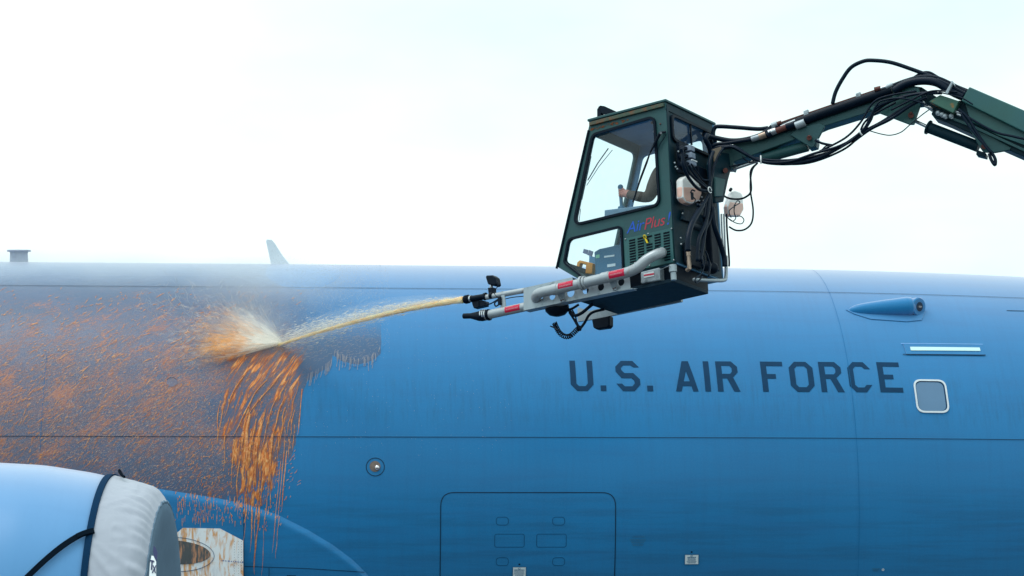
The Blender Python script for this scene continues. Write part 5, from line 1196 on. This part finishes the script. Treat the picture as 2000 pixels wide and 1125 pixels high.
for L, r_, o in (([(1372, 262), (1400, 270), (1430, 275), (1460, 272), (1490, 262), (1510, 246)], .022, .10), ([(1397, 278), (1393, 262), (1396, 250), (1405, 247), (1440, 249), (1480, 252), (1500, 250)], .018, .08), ([(1384, 290), (1400, 282), (1420, 280), (1470, 272)], .016, .12),
                 ([(1388, 300), (1400, 288), (1430, 286), (1445, 292), (1460, 304), (1480, 310), (1520, 314), (1570, 310), (1620, 297), (1660, 275), (1690, 250), (1706, 222), (1735, 200), (1780, 185), (1830, 180)], .013, .16),
                 ([(1425, 284), (1450, 297), (1470, 308), (1500, 318), (1550, 319), (1600, 308), (1650, 282), (1690, 256), (1720, 240), (1760, 215), (1800, 195)], .015, .18), ([(1405, 290), (1430, 287), (1455, 300), (1490, 316), (1540, 316), (1590, 300), (1640, 285), (1680, 262), (1700, 236), (1712, 210), (1750, 194), (1790, 184), (1840, 182)], .011, .20),
                 ([(1470, 312), (1520, 320), (1580, 318), (1640, 296), (1672, 272), (1688, 240), (1710, 222), (1750, 200)], .009, .17), ([(1600, 296), (1650, 270), (1680, 240), (1706, 200), (1740, 186), (1790, 178)], .009, .15),
                 ([(1640, 290), (1668, 270), (1690, 247), (1712, 205), (1730, 195), (1760, 192), (1790, 198), (1812, 206)], .008, .21), ([(1668, 275), (1700, 252), (1740, 232), (1780, 205), (1810, 190)], .014, .19), ([(1700, 256), (1722, 262), (1740, 264), (1760, 258), (1778, 243), (1800, 225), (1815, 214)], .0045, .2),
                 ([(1745, 178), (1770, 164), (1800, 158), (1830, 162), (1860, 180), (1882, 190)], .034, .13), ([(1742, 168), (1768, 158), (1800, 150), (1830, 152), (1860, 165), (1888, 180)], .017, .10), ([(1785, 152), (1800, 143), (1815, 142), (1830, 150), (1850, 162)], .013, .0),
                 ([(1626, 203), (1632, 180), (1645, 155), (1662, 132), (1685, 120), (1705, 118), (1740, 122), (1780, 135), (1820, 150), (1855, 164), (1890, 178)], .017, .06), ([(1830, 156), (1860, 170), (1886, 184)], .016, .14), ([(1740, 215), (1780, 195), (1820, 178), (1870, 180)], .008, .21),
                 ([(1834, 180), (1860, 186), (1880, 192), (1900, 204)], .006, .22), ([(1872, 214), (1890, 230), (1905, 255), (1925, 285), (1938, 300), (1944, 312), (1943, 322), (1936, 312), (1932, 300)], .014, .20), ([(1876, 220), (1895, 250), (1915, 275), (1935, 298)], .009, .22),
                 ([(1890, 228), (1920, 246), (1950, 260), (1985, 268), (2040, 285), (2200, 360)], .010, .20), ([(1480, 318), (1470, 330), (1466, 350), (1466, 375), (1471, 410), (1468, 435), (1455, 448), (1438, 450), (1424, 443)], .0075, .05), ([(1478, 320), (1466, 335), (1467, 372), (1456, 385), (1440, 389), (1420, 386), (1405, 375), (1390, 367)], .0085, .07),
                 ([(1360, 316), (1380, 325), (1410, 327), (1440, 322), (1470, 316)], .0045, .09), ([(1450, 305), (1455, 312), (1465, 316), (1475, 316)], .005, .1), ([(1430, 326), (1450, 320), (1475, 316)], .004, .1), ([(1592, 274), (1606, 280), (1626, 284)], .011, .12), ([(1606, 292), (1614, 285), (1630, 282)], .006, .12)):
    hose(L, r_, a_off(o))
for x, y, o, dx, dy in ((1486, 312, .19, -1, -8), (1680, 259, .21, -4, -5)):
    mb = MB(); mb.tube([ar(x+dx*.2, y+dy, o+.02), ar(x, y, o+.035), ar(x-dx*.2-(-3 if dx < -2 else 0), y-dy, o+.02)], .006, 6, smooth_n=3); mb.build('cable_tie', M['zip'], lift)
mb = MB(); mb.prism([ar(1845, 182, .23), ar(1857, 161, .23), ar(1861, 161, .23), ar(1851, 184, .23)], AN*.03); mb.prism([ar(1857, 158, .22), ar(1861, 158, .22), ar(1862, 164, .22), ar(1857, 164, .22)], AN*.3); mb.build('hose_bracket', M['alu'], lift, bevel=.004)
mb = MB(); mb.prism([ar(1598, 270, .1), ar(1600, 273, .1), ar(1592, 278, .1), ar(1594, 274, .1)], AN*.02); mb.build('fitting', M['alu'], lift)

# ------------------------------------------------------------------ operator
def skin_figure(name, verts, edges, mats, pick, parent=None, sub=2):
    me = bpy.data.meshes.new(name); me.from_pydata([tuple(v[0]) for v in verts], edges, []); ob = bpy.data.objects.new(name, me); COL.objects.link(ob)
    md = ob.modifiers.new('skin', 'SKIN'); md.use_smooth_shade = True; sb = ob.modifiers.new('sub', 'SUBSURF'); sb.levels = sub; sb.render_levels = sub
    for i, v in enumerate(verts):
        sv = me.skin_vertices[0].data[i]; r = v[1]; sv.radius = r if hasattr(r, '__len__') else (r, r); sv.use_root = (i == 0)
    bpy.context.view_layer.update()
    m2 = bpy.data.meshes.new_from_object(ob.evaluated_get(bpy.context.evaluated_depsgraph_get())); bpy.data.objects.remove(ob)
    m2.materials.clear()
    for mt_ in mats: m2.materials.append(mt_)
    for p_ in m2.polygons: p_.material_index = pick(np.array(p_.center)); p_.use_smooth = True
    return link(m2, name, parent, fix=False)
hand = cs(1221, 379, .24); elbow = cs(1267, 387, .18); sh_n = cs(1290, 333, .25)
pel = LC(.16, .46, -.88); che = LC(.13, .46, -.60); nek = LC(.14, .46, -.40); head = LC(.17, .46, -.27); htop = LC(.17, .46, -.20)
sh_f = LC(.17, .64, -.50); elb_f = LC(.25, .68, -.72); hand_f = LC(.45, .66, -.70)
kn = LC(.60, .36, -.86); ft = LC(.66, .36, -1.28); toe = LC(.80, .36, -1.33); kf = LC(.60, .56, -.86); ff_ = LC(.66, .56, -1.28); tf = LC(.80, .56, -1.33)
hd_ = norm(hand-elbow)
V_ = [(pel, .15), (che, (.15, .13)), (LC(.14, .46, -.47), .12), (nek, .055), (head, .088), (htop, .075), (sh_n, .075), (elbow, .058), (hand-hd_*.05, .038), (hand, .034), (sh_f, .068), (elb_f, .05), (hand_f, .034),
      (LC(.3, .37, -.90), .085), (kn, .068), (ft, .045), (toe, .035), (LC(.3, .55, -.90), .085), (kf, .068), (ff_, .045), (tf, .035), (hand+hd_*.025, .030)]
E_s = [(0, 1), (1, 2), (2, 3), (3, 4), (4, 5), (2, 6), (6, 7), (7, 8), (8, 9), (9, 21), (2, 10), (10, 11), (11, 12), (0, 13), (13, 14), (14, 15), (15, 16), (0, 17), (17, 18), (18, 19), (19, 20)]
for i in range(4):       # fingers closed round the stick
    b0 = hand+hd_*.03+U*(.026-.017*i)+W*-.012; k0 = len(V_)
    V_ += [(b0, .0095), (b0+hd_*.030-W*.010, .009), (b0+hd_*.042+W*.014, .0085), (b0+hd_*.022+W*.028, .008)]; E_s += [(21, k0), (k0, k0+1), (k0+1, k0+2), (k0+2, k0+3)]
k0 = len(V_); V_ += [(hand+U*.030, .011), (hand+U*.045+hd_*.028, .0095), (hand+U*.040+hd_*.045+W*.008, .009)]; E_s += [(9, k0), (k0, k0+1), (k0+1, k0+2)]
hloc = np.array(hand)
def pick(c):
    if np.linalg.norm(c-hand) < .085 and (c-hand)@hd_ > -.055: return 0
    if np.linalg.norm(c-hand_f) < .07: return 0
    if (c-O)@U > -.37: return 3 if (c-head)@F < .045 or (c-head)@U > .045 else 0
    if (c-O)@U < -.80 and not ((c-O)@F > .2 and np.linalg.norm(c-elbow) < .1): return 2
    return 1
per = thing('person', 'cab operator in a brown jacket gripping a joystick behind the side window', 'person', tuple(LC(.3, .46, -1.36)))
body = skin_figure('body', V_, E_s, [M['skin'], M['jacket'], M['trousers'], M['hood']], pick, per)
mb = MB(); mb.ball(head+F*.085-U*.005, .016, 6, sc=(1.2, .8, 1.3), axes=(F, W, U)); mb.ball(head-W*.085+U*-.0, .02, 6, sc=(.8, .4, 1.3), axes=(F, W, U)); mb.build('nose_and_ear', M['skin'], body, smooth=True)
mb = MB(); q = hand+hd_*.055; mb.tube([q-U*.13, q-U*.02, q+U*.055], [.014, .016, .022], 12); mb.ball(q+U*.055, .024, 8); mb.tube([q-U*.2, q-U*.12], [.05, .03], 14); mb.build('joystick', M['console'], lift, smooth=True)

# ------------------------------------------------------------------ fluid jet and spray
nz_p = cs(907, 585.2, w3); hit = S(*fus(545, 676), .02)
def jet_pts(n, a0=0., a1=1.):
    # ballistic curve through the nozzle tip and the impact point; screen-space mid control at (735, 608)
    mid = P(728, 619.5, ((nz_p-CAM)@FW+(hit-CAM)@FW)/2); c = 2*mid-(nz_p+hit)/2
    return [(1-t)**2*nz_p+2*t*(1-t)*c+t*t*hit for t in np.linspace(a0, a1, n)]
mt, nt, b, out = new_mat('jet_core'); co = coords(nt, scale=(1, 1, 1)); n1 = tex(nt, coords(nt, scale=(.5, .5, 6)), 12, 5, .6, .5)
nt.links.new(mixc(nt, ramp(nt, n1, .35, .62), (1.0, .50, .10, 1), (1.0, .82, .46, 1)), b.inputs['Base Color']); b.inputs['Roughness'].default_value = .3; b.inputs['Subsurface Weight'].default_value = .6; b.inputs['Subsurface Radius'].default_value = (.1, .08, .05); b.inputs['Specular IOR Level'].default_value = .6; b.inputs['Transmission Weight'].default_value = .0; bump(nt, b, n1, .6, .01); M['jet'] = mt
jp = jet_pts(60); jr = [max(.012, .028-.014*(i/59)**.8)*(1+.10*math.sin(i*1.3)+.07*math.sin(i*2.9)) for i in range(60)]
jet = thing('fluid_jet', 'orange yellow jet of fluid arcing from the nozzle to the fuselage', 'fluid jet', tuple(nz_p))
mb = MB(); mb.tube(jp, jr, 14, smooth_n=2); mb.build('jet_core', M['jet'], jet, smooth='all')
def spraymat(name, c0, c1, alpha):
    mt, nt, b, out = new_mat(name); a_ = nt.nodes.new('ShaderNodeAttribute'); a_.attribute_name = 'tint'
    nt.links.new(mixc(nt, a_.outputs['Fac'], c0, c1), b.inputs['Base Color']); b.inputs['Roughness'].default_value = .6; b.inputs['Specular IOR Level'].default_value = .2
    tr = N(nt, 'ShaderNodeBsdfTransparent'); tl = N(nt, 'ShaderNodeBsdfTranslucent'); nt.links.new(mixc(nt, a_.outputs['Fac'], c0, c1), tl.inputs[0])
    m1 = N(nt, 'ShaderNodeMixShader'); m1.inputs[0].default_value = .62; nt.links.new(b.outputs[0], m1.inputs[1]); nt.links.new(tl.outputs[0], m1.inputs[2])
    m2 = N(nt, 'ShaderNodeMixShader'); m2.inputs[0].default_value = alpha; nt.links.new(tr.outputs[0], m2.inputs[1]); nt.links.new(m1.outputs[0], m2.inputs[2]); nt.links.new(m2.outputs[0], out.inputs[0]); return mt
M['spray'] = spraymat('spray_droplets', (.98, .96, .93, 1), (1.0, .55, .22, 1), .42)
M['shroud'] = spraymat('spray_fine', (1, 1, 1, 1), (1, .80, .50, 1), .5)
class Streaks:
    def __init__(s): s.v = []; s.f = []; s.t = []
    def add(s, p, d, L, w, tint):
        """a long thin droplet: a stretched four-sided spindle"""
        d = norm(d); u = norm(np.cross(d, V3(.3, .8, .5)+np.random.normal(0, .3, 3))); q = np.cross(d, u); o = len(s.v)
        m_ = p+d*L*.35
        s.v += [p, m_+u*w, m_-u*w*.5+q*w*.87, m_-u*w*.5-q*w*.87, p+d*L]; s.f += [(o, o+1, o+2), (o, o+2, o+3), (o, o+3, o+1), (o+4, o+2, o+1), (o+4, o+3, o+2), (o+4, o+1, o+3)]; s.t += [tint]*5
    def build(s, name, mat, par=None):
        me = bpy.data.meshes.new(name); me.from_pydata([tuple(map(float, p)) for p in s.v], [], s.f); me.materials.append(mat)
        at = me.attributes.new('tint', 'FLOAT', 'POINT'); at.data.foreach_set('value', np.array(s.t, float)); me.polygons.foreach_set('use_smooth', [True]*len(me.polygons)); return link(me, name, par, fix=False)
rn_ = np.random.default_rng(5)
jd = jet_pts(200); sp = Streaks()
for i in range(1500):
    t = rn_.uniform(0.02, .97); k = int(t*198); d = jd[k+1]-jd[k]; d = norm(d); up_v = norm(V3(0, 0, 1)-d*d[2]); sd_ = np.cross(d, up_v)
    spread = .008+.05*min(1, t*1.3); a = rn_.normal(.55, .9)*spread; b_ = rn_.normal(0, .8)*spread
    if abs(a) < .012: continue
    sp.add(jd[k]+up_v*a+sd_*b_, d+up_v*rn_.normal(0, .02), rn_.uniform(.04, .14), rn_.uniform(.0014, .0045), rn_.uniform(0, .3) if a > 0 else rn_.uniform(.1, .8))
sp.build('jet_spray', M['shroud'], jet)
# splash burst: fan of droplets thrown off the skin
sp = Streaks()
X_h, v_h = fus(548, 673)
def skin_dir(ang):   # image angle measured from left, positive up
    return -math.cos(ang), math.sin(ang)
for i in range(260):
    ang = rn_.uniform(-.42, .75) if i % 3 else rn_.uniform(-.1, 1.5)
    mx_ = float(np.interp(ang, [-.42, -.2, 0, .3, .6, .9, 1.5], [.60, .72, .62, .60, .50, .36, .16])); u_ = rn_.random()
    r = mx_*(u_**.8)*rn_.uniform(.55, 1.15); L = rn_.uniform(.07, .30)*(.3+r/mx_)
    dx, dv = skin_dir(ang+rn_.normal(0, .03)); h0 = .008+.10*r*rn_.random()**1.6
    X, v = X_h+.02+dx*r, v_h+dv*r*1.05; p = S(X, v, h0); p2 = S(X+dx*.1, v+dv*.1, h0+.012)
    tint = float(np.clip(rn_.normal(.05+.50*(r/mx_)**2*(ang < .35)+.30*max(0, -ang-.05), .15), 0, 1))
    sp.add(p, p2-p, L, rn_.uniform(.0008, .0022), tint)
# long pale streaks up and to the left
for i in range(1100):
    ang = rn_.uniform(-.15, 1.35); r = .35+1.15*rn_.uniform(0, 1)**1.3; dx, dv = skin_dir(ang+rn_.normal(0, .05))
    if r > np.interp(ang, [-.15, .3, .7, 1.0, 1.35], [1.0, 1.5, 1.25, .9, .6]): continue
    p = S(X_h+dx*r, v_h+dv*r, .01+.2*rn_.random()*r); p2 = S(X_h+dx*(r+.05), v_h+dv*(r+.05), .01+.2*rn_.random()*r+.005)
    sp.add(p, p2-p, rn_.uniform(.04, .16), rn_.uniform(.0007, .0016), np.clip(rn_.normal(.15, .2), 0, 1))
# scattered droplets
for i in range(12000):
    x = rn_.normal(600, 95) if i % 2 else rn_.uniform(380, 780); y = rn_.normal(610, 48)
    if y < 512 or (x > 760) or y > 720: continue
    p = S(*fus(x, y), rn_.uniform(.01, .4)); sp.add(p, V3(rn_.normal(), rn_.normal(), rn_.normal()), rn_.uniform(.003, .008), rn_.uniform(.0012, .0030), rn_.random()**3*.8)
for i in range(420):
    x = rn_.uniform(420, 1000); y = rn_.uniform(560, 900); p = S(*fus(x, y), rn_.uniform(.02, .6)); sp.add(p, V3(0, 0, 1), rn_.uniform(.004, .010), rn_.uniform(.0012, .0024), .05)
# small orange grains below the impact
for i in range(1800):
    ang = rn_.uniform(-1.9, -.3); r = rn_.uniform(.05, .55); dx, dv = skin_dir(ang); p = S(X_h+dx*r, v_h+dv*r, .006+rn_.random()*.03); sp.add(p, V3(dx, 0, dv), rn_.uniform(.004, .012), rn_.uniform(.001, .0022), rn_.uniform(.6, 1))
# diagonal dashes flying below left of the splash
for i in range(3600):
    x = rn_.uniform(80, 440); y = rn_.uniform(690, 960)
    if y > 905 and x < 200: continue
    p = S(*fus(x, y), rn_.uniform(.01, .2)); an = math.radians(rn_.normal(35, 8)); sp.add(p, V3(-math.cos(an), -.1, -math.sin(an)), rn_.uniform(.012, .03), rn_.uniform(.001, .0026), rn_.uniform(.1, .9))
o = sp.build('spray_splash', M['spray']); tag(o, 'burst of white and orange spray droplets where the jet hits the fuselage', 'spray', kind='stuff')

# feathered sheets of spray standing off the skin around the impact
def fanmat(seed, K, gain):
    mt, nt, b, out = new_mat('spray_sheet'); A = lambda n_: (lambda q: (setattr(q, 'attribute_name', n_), q.outputs['Fac'])[1])(nt.nodes.new('ShaderNodeAttribute'))
    an, rr, ev, ti = A('fan'), A('reach'), A('cover'), A('tint')
    cb = nt.nodes.new('ShaderNodeCombineXYZ'); nt.links.new(mth(nt, 'MULTIPLY', an, K), cb.inputs[0]); nt.links.new(mth(nt, 'MULTIPLY', rr, 6.5), cb.inputs[1]); cb.inputs[2].default_value = seed
    n1 = tex(nt, cb.outputs[0], 1.0, 8, .70, 1.3)
    al = mth(nt, 'MULTIPLY', mth(nt, 'SUBTRACT', mth(nt, 'ADD', n1, mth(nt, 'MULTIPLY_ADD', ev, .66, -.35)), .42), gain, 0, True)
    al = mth(nt, 'MULTIPLY', al, ramp(nt, ev, .0, .18))
    cb2 = nt.nodes.new('ShaderNodeCombineXYZ'); nt.links.new(mth(nt, 'MULTIPLY', an, K*.8), cb2.inputs[0]); nt.links.new(mth(nt, 'MULTIPLY', rr, 6), cb2.inputs[1]); cb2.inputs[2].default_value = seed+9
    n2 = tex(nt, cb2.outputs[0], 1.0, 5, .6, .2)
    col = mixc(nt, ramp(nt, mth(nt, 'ADD', n2, mth(nt, 'MULTIPLY_ADD', ti, .7, -.35)), .42, .62), (1, .95, .86, 1), (1.0, .46, .13, 1))
    df = N(nt, 'ShaderNodeBsdfDiffuse'); tl = N(nt, 'ShaderNodeBsdfTranslucent'); nt.links.new(col, df.inputs[0]); nt.links.new(col, tl.inputs[0]); tr = N(nt, 'ShaderNodeBsdfTransparent')
    m1 = N(nt, 'ShaderNodeMixShader'); m1.inputs[0].default_value = .25; nt.links.new(df.outputs[0], m1.inputs[1]); nt.links.new(tl.outputs[0], m1.inputs[2])
    m2 = N(nt, 'ShaderNodeMixShader'); nt.links.new(al, m2.inputs[0]); nt.links.new(tr.outputs[0], m2.inputs[1]); nt.links.new(m1.outputs[0], m2.inputs[2]); nt.links.new(m2.outputs[0], out.inputs[0]); nt.nodes.remove(b); return mt
fan_root = thing('spray_fan', 'feathered fan of white and orange spray fanning out where the jet lands', 'spray', tuple(hit))
for li, (h0, h1, K, gain, scl, sd_) in enumerate(((.012, .05, 19, 2.4, 1.0, 0.), (.03, .14, 13, 2.0, .92, 3.3), (.04, .24, 10, 1.7, .82, 7.1), (.02, .10, 24, 1.6, 1.45, 11.7))):
    vs = []; fs = []; at = {k: [] for k in ('fan', 'reach', 'cover', 'tint')}; na_, nr_ = 70, 44
    for i in range(na_+1):
        ang = -.62+2.3*i/na_
        mx_ = float(np.interp(ang, [-.55, -.42, -.3, 0, .3, .6, .9, 1.3, 1.7], [.45, .80, 1.02, 1.02, 1.0, .86, .62, .40, .22]))*scl
        for j in range(nr_+1):
            r = 1.45*(j/nr_)**1.2; dx, dv = skin_dir(ang); h = h0+(h1-h0)*min(1, r/.7)
            q = min(1.0, r/.05); vs.append(S(X_h+.03+dx*r, v_h+dv*r, h*(.25+.75*q)))
            e = math.exp(-(r/mx_)**2.2) if scl < 1.2 else .66*math.exp(-(r/mx_)**2.4)
            e *= float(np.interp(ang, [-.62, -.44, -.36, 1.1, 1.68], [0, .35, 1, .75, 0])); e *= float(np.interp(r, [0, .012], [.4, 1])); e *= 1-.5*max(0, mnoise.noise(Vector((ang*5, r*2.5, sd_*3+1)))+.1)*min(1, r/.3)
            if ang > .55 and scl < 1.2: e *= float(np.interp(ang, [.55, 1.2], [1, .45]))
            at['fan'].append(ang+2); at['reach'].append(r); at['cover'].append(e); at['tint'].append(float(np.clip(.08+.95*(r/mx_)*(1 if ang < .35 else max(0, 1-(ang-.35)*2.5))*(1 if scl < 1.2 else .5), 0, 1)))
    for i in range(na_):
        for j in range(nr_): fs.append((i*(nr_+1)+j, i*(nr_+1)+j+1, (i+1)*(nr_+1)+j+1, (i+1)*(nr_+1)+j))
    me = bpy.data.meshes.new('spray_sheet'); me.from_pydata([tuple(p) for p in vs], [], fs); me.materials.append(fanmat(sd_, K, gain))
    for k, vv_ in at.items(): me.attributes.new(k, 'FLOAT', 'POINT').data.foreach_set('value', np.array(vv_, float))
    me.polygons.foreach_set('use_smooth', [True]*len(me.polygons)); link(me, 'spray_sheet', fan_root, fix=False)
# loose veil of fine spray travelling round the jet
def veilmat(seed, base_a):
    mt, nt, b, out = new_mat('jet_veil'); A = lambda n_: (lambda q: (setattr(q, 'attribute_name', n_), q.outputs['Fac'])[1])(nt.nodes.new('ShaderNodeAttribute'))
    cb = nt.nodes.new('ShaderNodeCombineXYZ'); nt.links.new(mth(nt, 'MULTIPLY', A('along'), 3.2), cb.inputs[0]); nt.links.new(mth(nt, 'MULTIPLY', A('around'), 2.6), cb.inputs[1]); cb.inputs[2].default_value = seed
    n1 = tex(nt, cb.outputs[0], 2.2, 7, .68, .4); lw = N(nt, 'ShaderNodeLayerWeight'); lw.inputs[0].default_value = .5
    core = mth(nt, 'POWER', mth(nt, 'SUBTRACT', 1.0, lw.outputs['Facing']), 1.3)
    al = mth(nt, 'MULTIPLY', mth(nt, 'MULTIPLY', ramp(nt, n1, .36, .68), core), base_a)
    df = N(nt, 'ShaderNodeBsdfDiffuse'); df.inputs[0].default_value = (1, .97, .92, 1); tl = N(nt, 'ShaderNodeBsdfTranslucent'); tl.inputs[0].default_value = (1, .97, .92, 1); tr = N(nt, 'ShaderNodeBsdfTransparent')
    m1 = N(nt, 'ShaderNodeMixShader'); m1.inputs[0].default_value = .4; nt.links.new(df.outputs[0], m1.inputs[1]); nt.links.new(tl.outputs[0], m1.inputs[2])
    m2 = N(nt, 'ShaderNodeMixShader'); nt.links.new(al, m2.inputs[0]); nt.links.new(tr.outputs[0], m2.inputs[1]); nt.links.new(m1.outputs[0], m2.inputs[2]); nt.links.new(m2.outputs[0], out.inputs[0]); nt.nodes.remove(b); return mt
jv = jet_pts(90)
for seed, g0, g1, lift_, aa in ((1., .034, .062, .030, .80), (5., .036, .12, .040, .42), (9., .03, .045, .018, .60)):
    vs = []; al_, ar_ = [], []; fs = []; nk = 24
    for i, c0_ in enumerate(jv):
        t = i/89; d = norm(jv[min(i+1, 89)]-jv[max(i-1, 0)]); up_v = norm(V3(0, 0, 1)-d*d[2]); sd2 = np.cross(d, up_v); rr_j = g0+(g1-g0)*math.sin(math.pi*min(1, t*.62+.02))
        if t > .8: rr_j *= 1-.6*(t-.8)/.2
        for k in range(nk+1):
            a = 2*math.pi*k/nk; vs.append(c0_+up_v*(lift_*min(1, t*3)+math.sin(a)*rr_j)+sd2*math.cos(a)*rr_j); al_.append(t*2.6); ar_.append(abs(a-math.pi))
    for i in range(89):
        for k in range(nk): fs.append((i*(nk+1)+k, i*(nk+1)+k+1, (i+1)*(nk+1)+k+1, (i+1)*(nk+1)+k))
    me = bpy.data.meshes.new('jet_veil'); me.from_pydata([tuple(p) for p in vs], [], fs); me.materials.append(veilmat(seed, aa))
    me.attributes.new('along', 'FLOAT', 'POINT').data.foreach_set('value', np.array(al_, float)); me.attributes.new('around', 'FLOAT', 'POINT').data.foreach_set('value', np.array(ar_, float))
    me.polygons.foreach_set('use_smooth', [True]*len(me.polygons)); link(me, 'jet_veil', jet, fix=False)

# mist drifting over the crown: closed shell volumes
mt = bpy.data.materials.new('spray_mist'); mt.use_nodes = True; nt = mt.node_tree; nt.nodes.remove(nt.nodes['Principled BSDF']); out = nt.nodes['Material Output']
pv = N(nt, 'ShaderNodeVolumePrincipled'); pv.inputs['Color'].default_value = (.97, .98, 1, 1); pv.inputs['Anisotropy'].default_value = .72
gc = nt.nodes.new('ShaderNodeTexCoord'); vm = nt.nodes.new('ShaderNodeVectorMath'); vm.operation = 'MULTIPLY_ADD'; nt.links.new(gc.outputs['Generated'], vm.inputs[0]); vm.inputs[1].default_value = (2, 2, 2); vm.inputs[2].default_value = (-1, -1, -1)
vl = nt.nodes.new('ShaderNodeVectorMath'); vl.operation = 'LENGTH'; nt.links.new(vm.outputs[0], vl.inputs[0])
fall = mth(nt, 'SUBTRACT', 1.0, vl.outputs['Value'], 0, True)
nn = tex(nt, coords(nt, 'Object', (.6, 1, 1)), 1.5, 4, .6, .4)
nt.links.new(mth(nt, 'MULTIPLY', mth(nt, 'MULTIPLY', fall, ramp(nt, nn, .28, .66)), 3.0), pv.inputs['Density']); nt.links.new(pv.outputs[0], out.inputs['Volume'])
def mist(px, py, d, rx, ry, rz, lab):
    c = P(px, py, d); mb = MB(); mb.ball(c, 1, 16, sc=(rx, ry, rz)); o = mb.build('spray_mist', mt, None); tag(o, lab, 'mist', kind='stuff'); return o
mist(170, 558, 23.5, 2.6, .9, .40, 'pale mist drifting along the top of the fuselage at the far left')
mist(520, 572, 23.2, 1.0, .9, .42, 'faint mist hanging just above the splash and around the blade antenna')
mist(492, 640, 22.25, .55, .30, .34, 'small puff of mist thrown off where the jet lands')
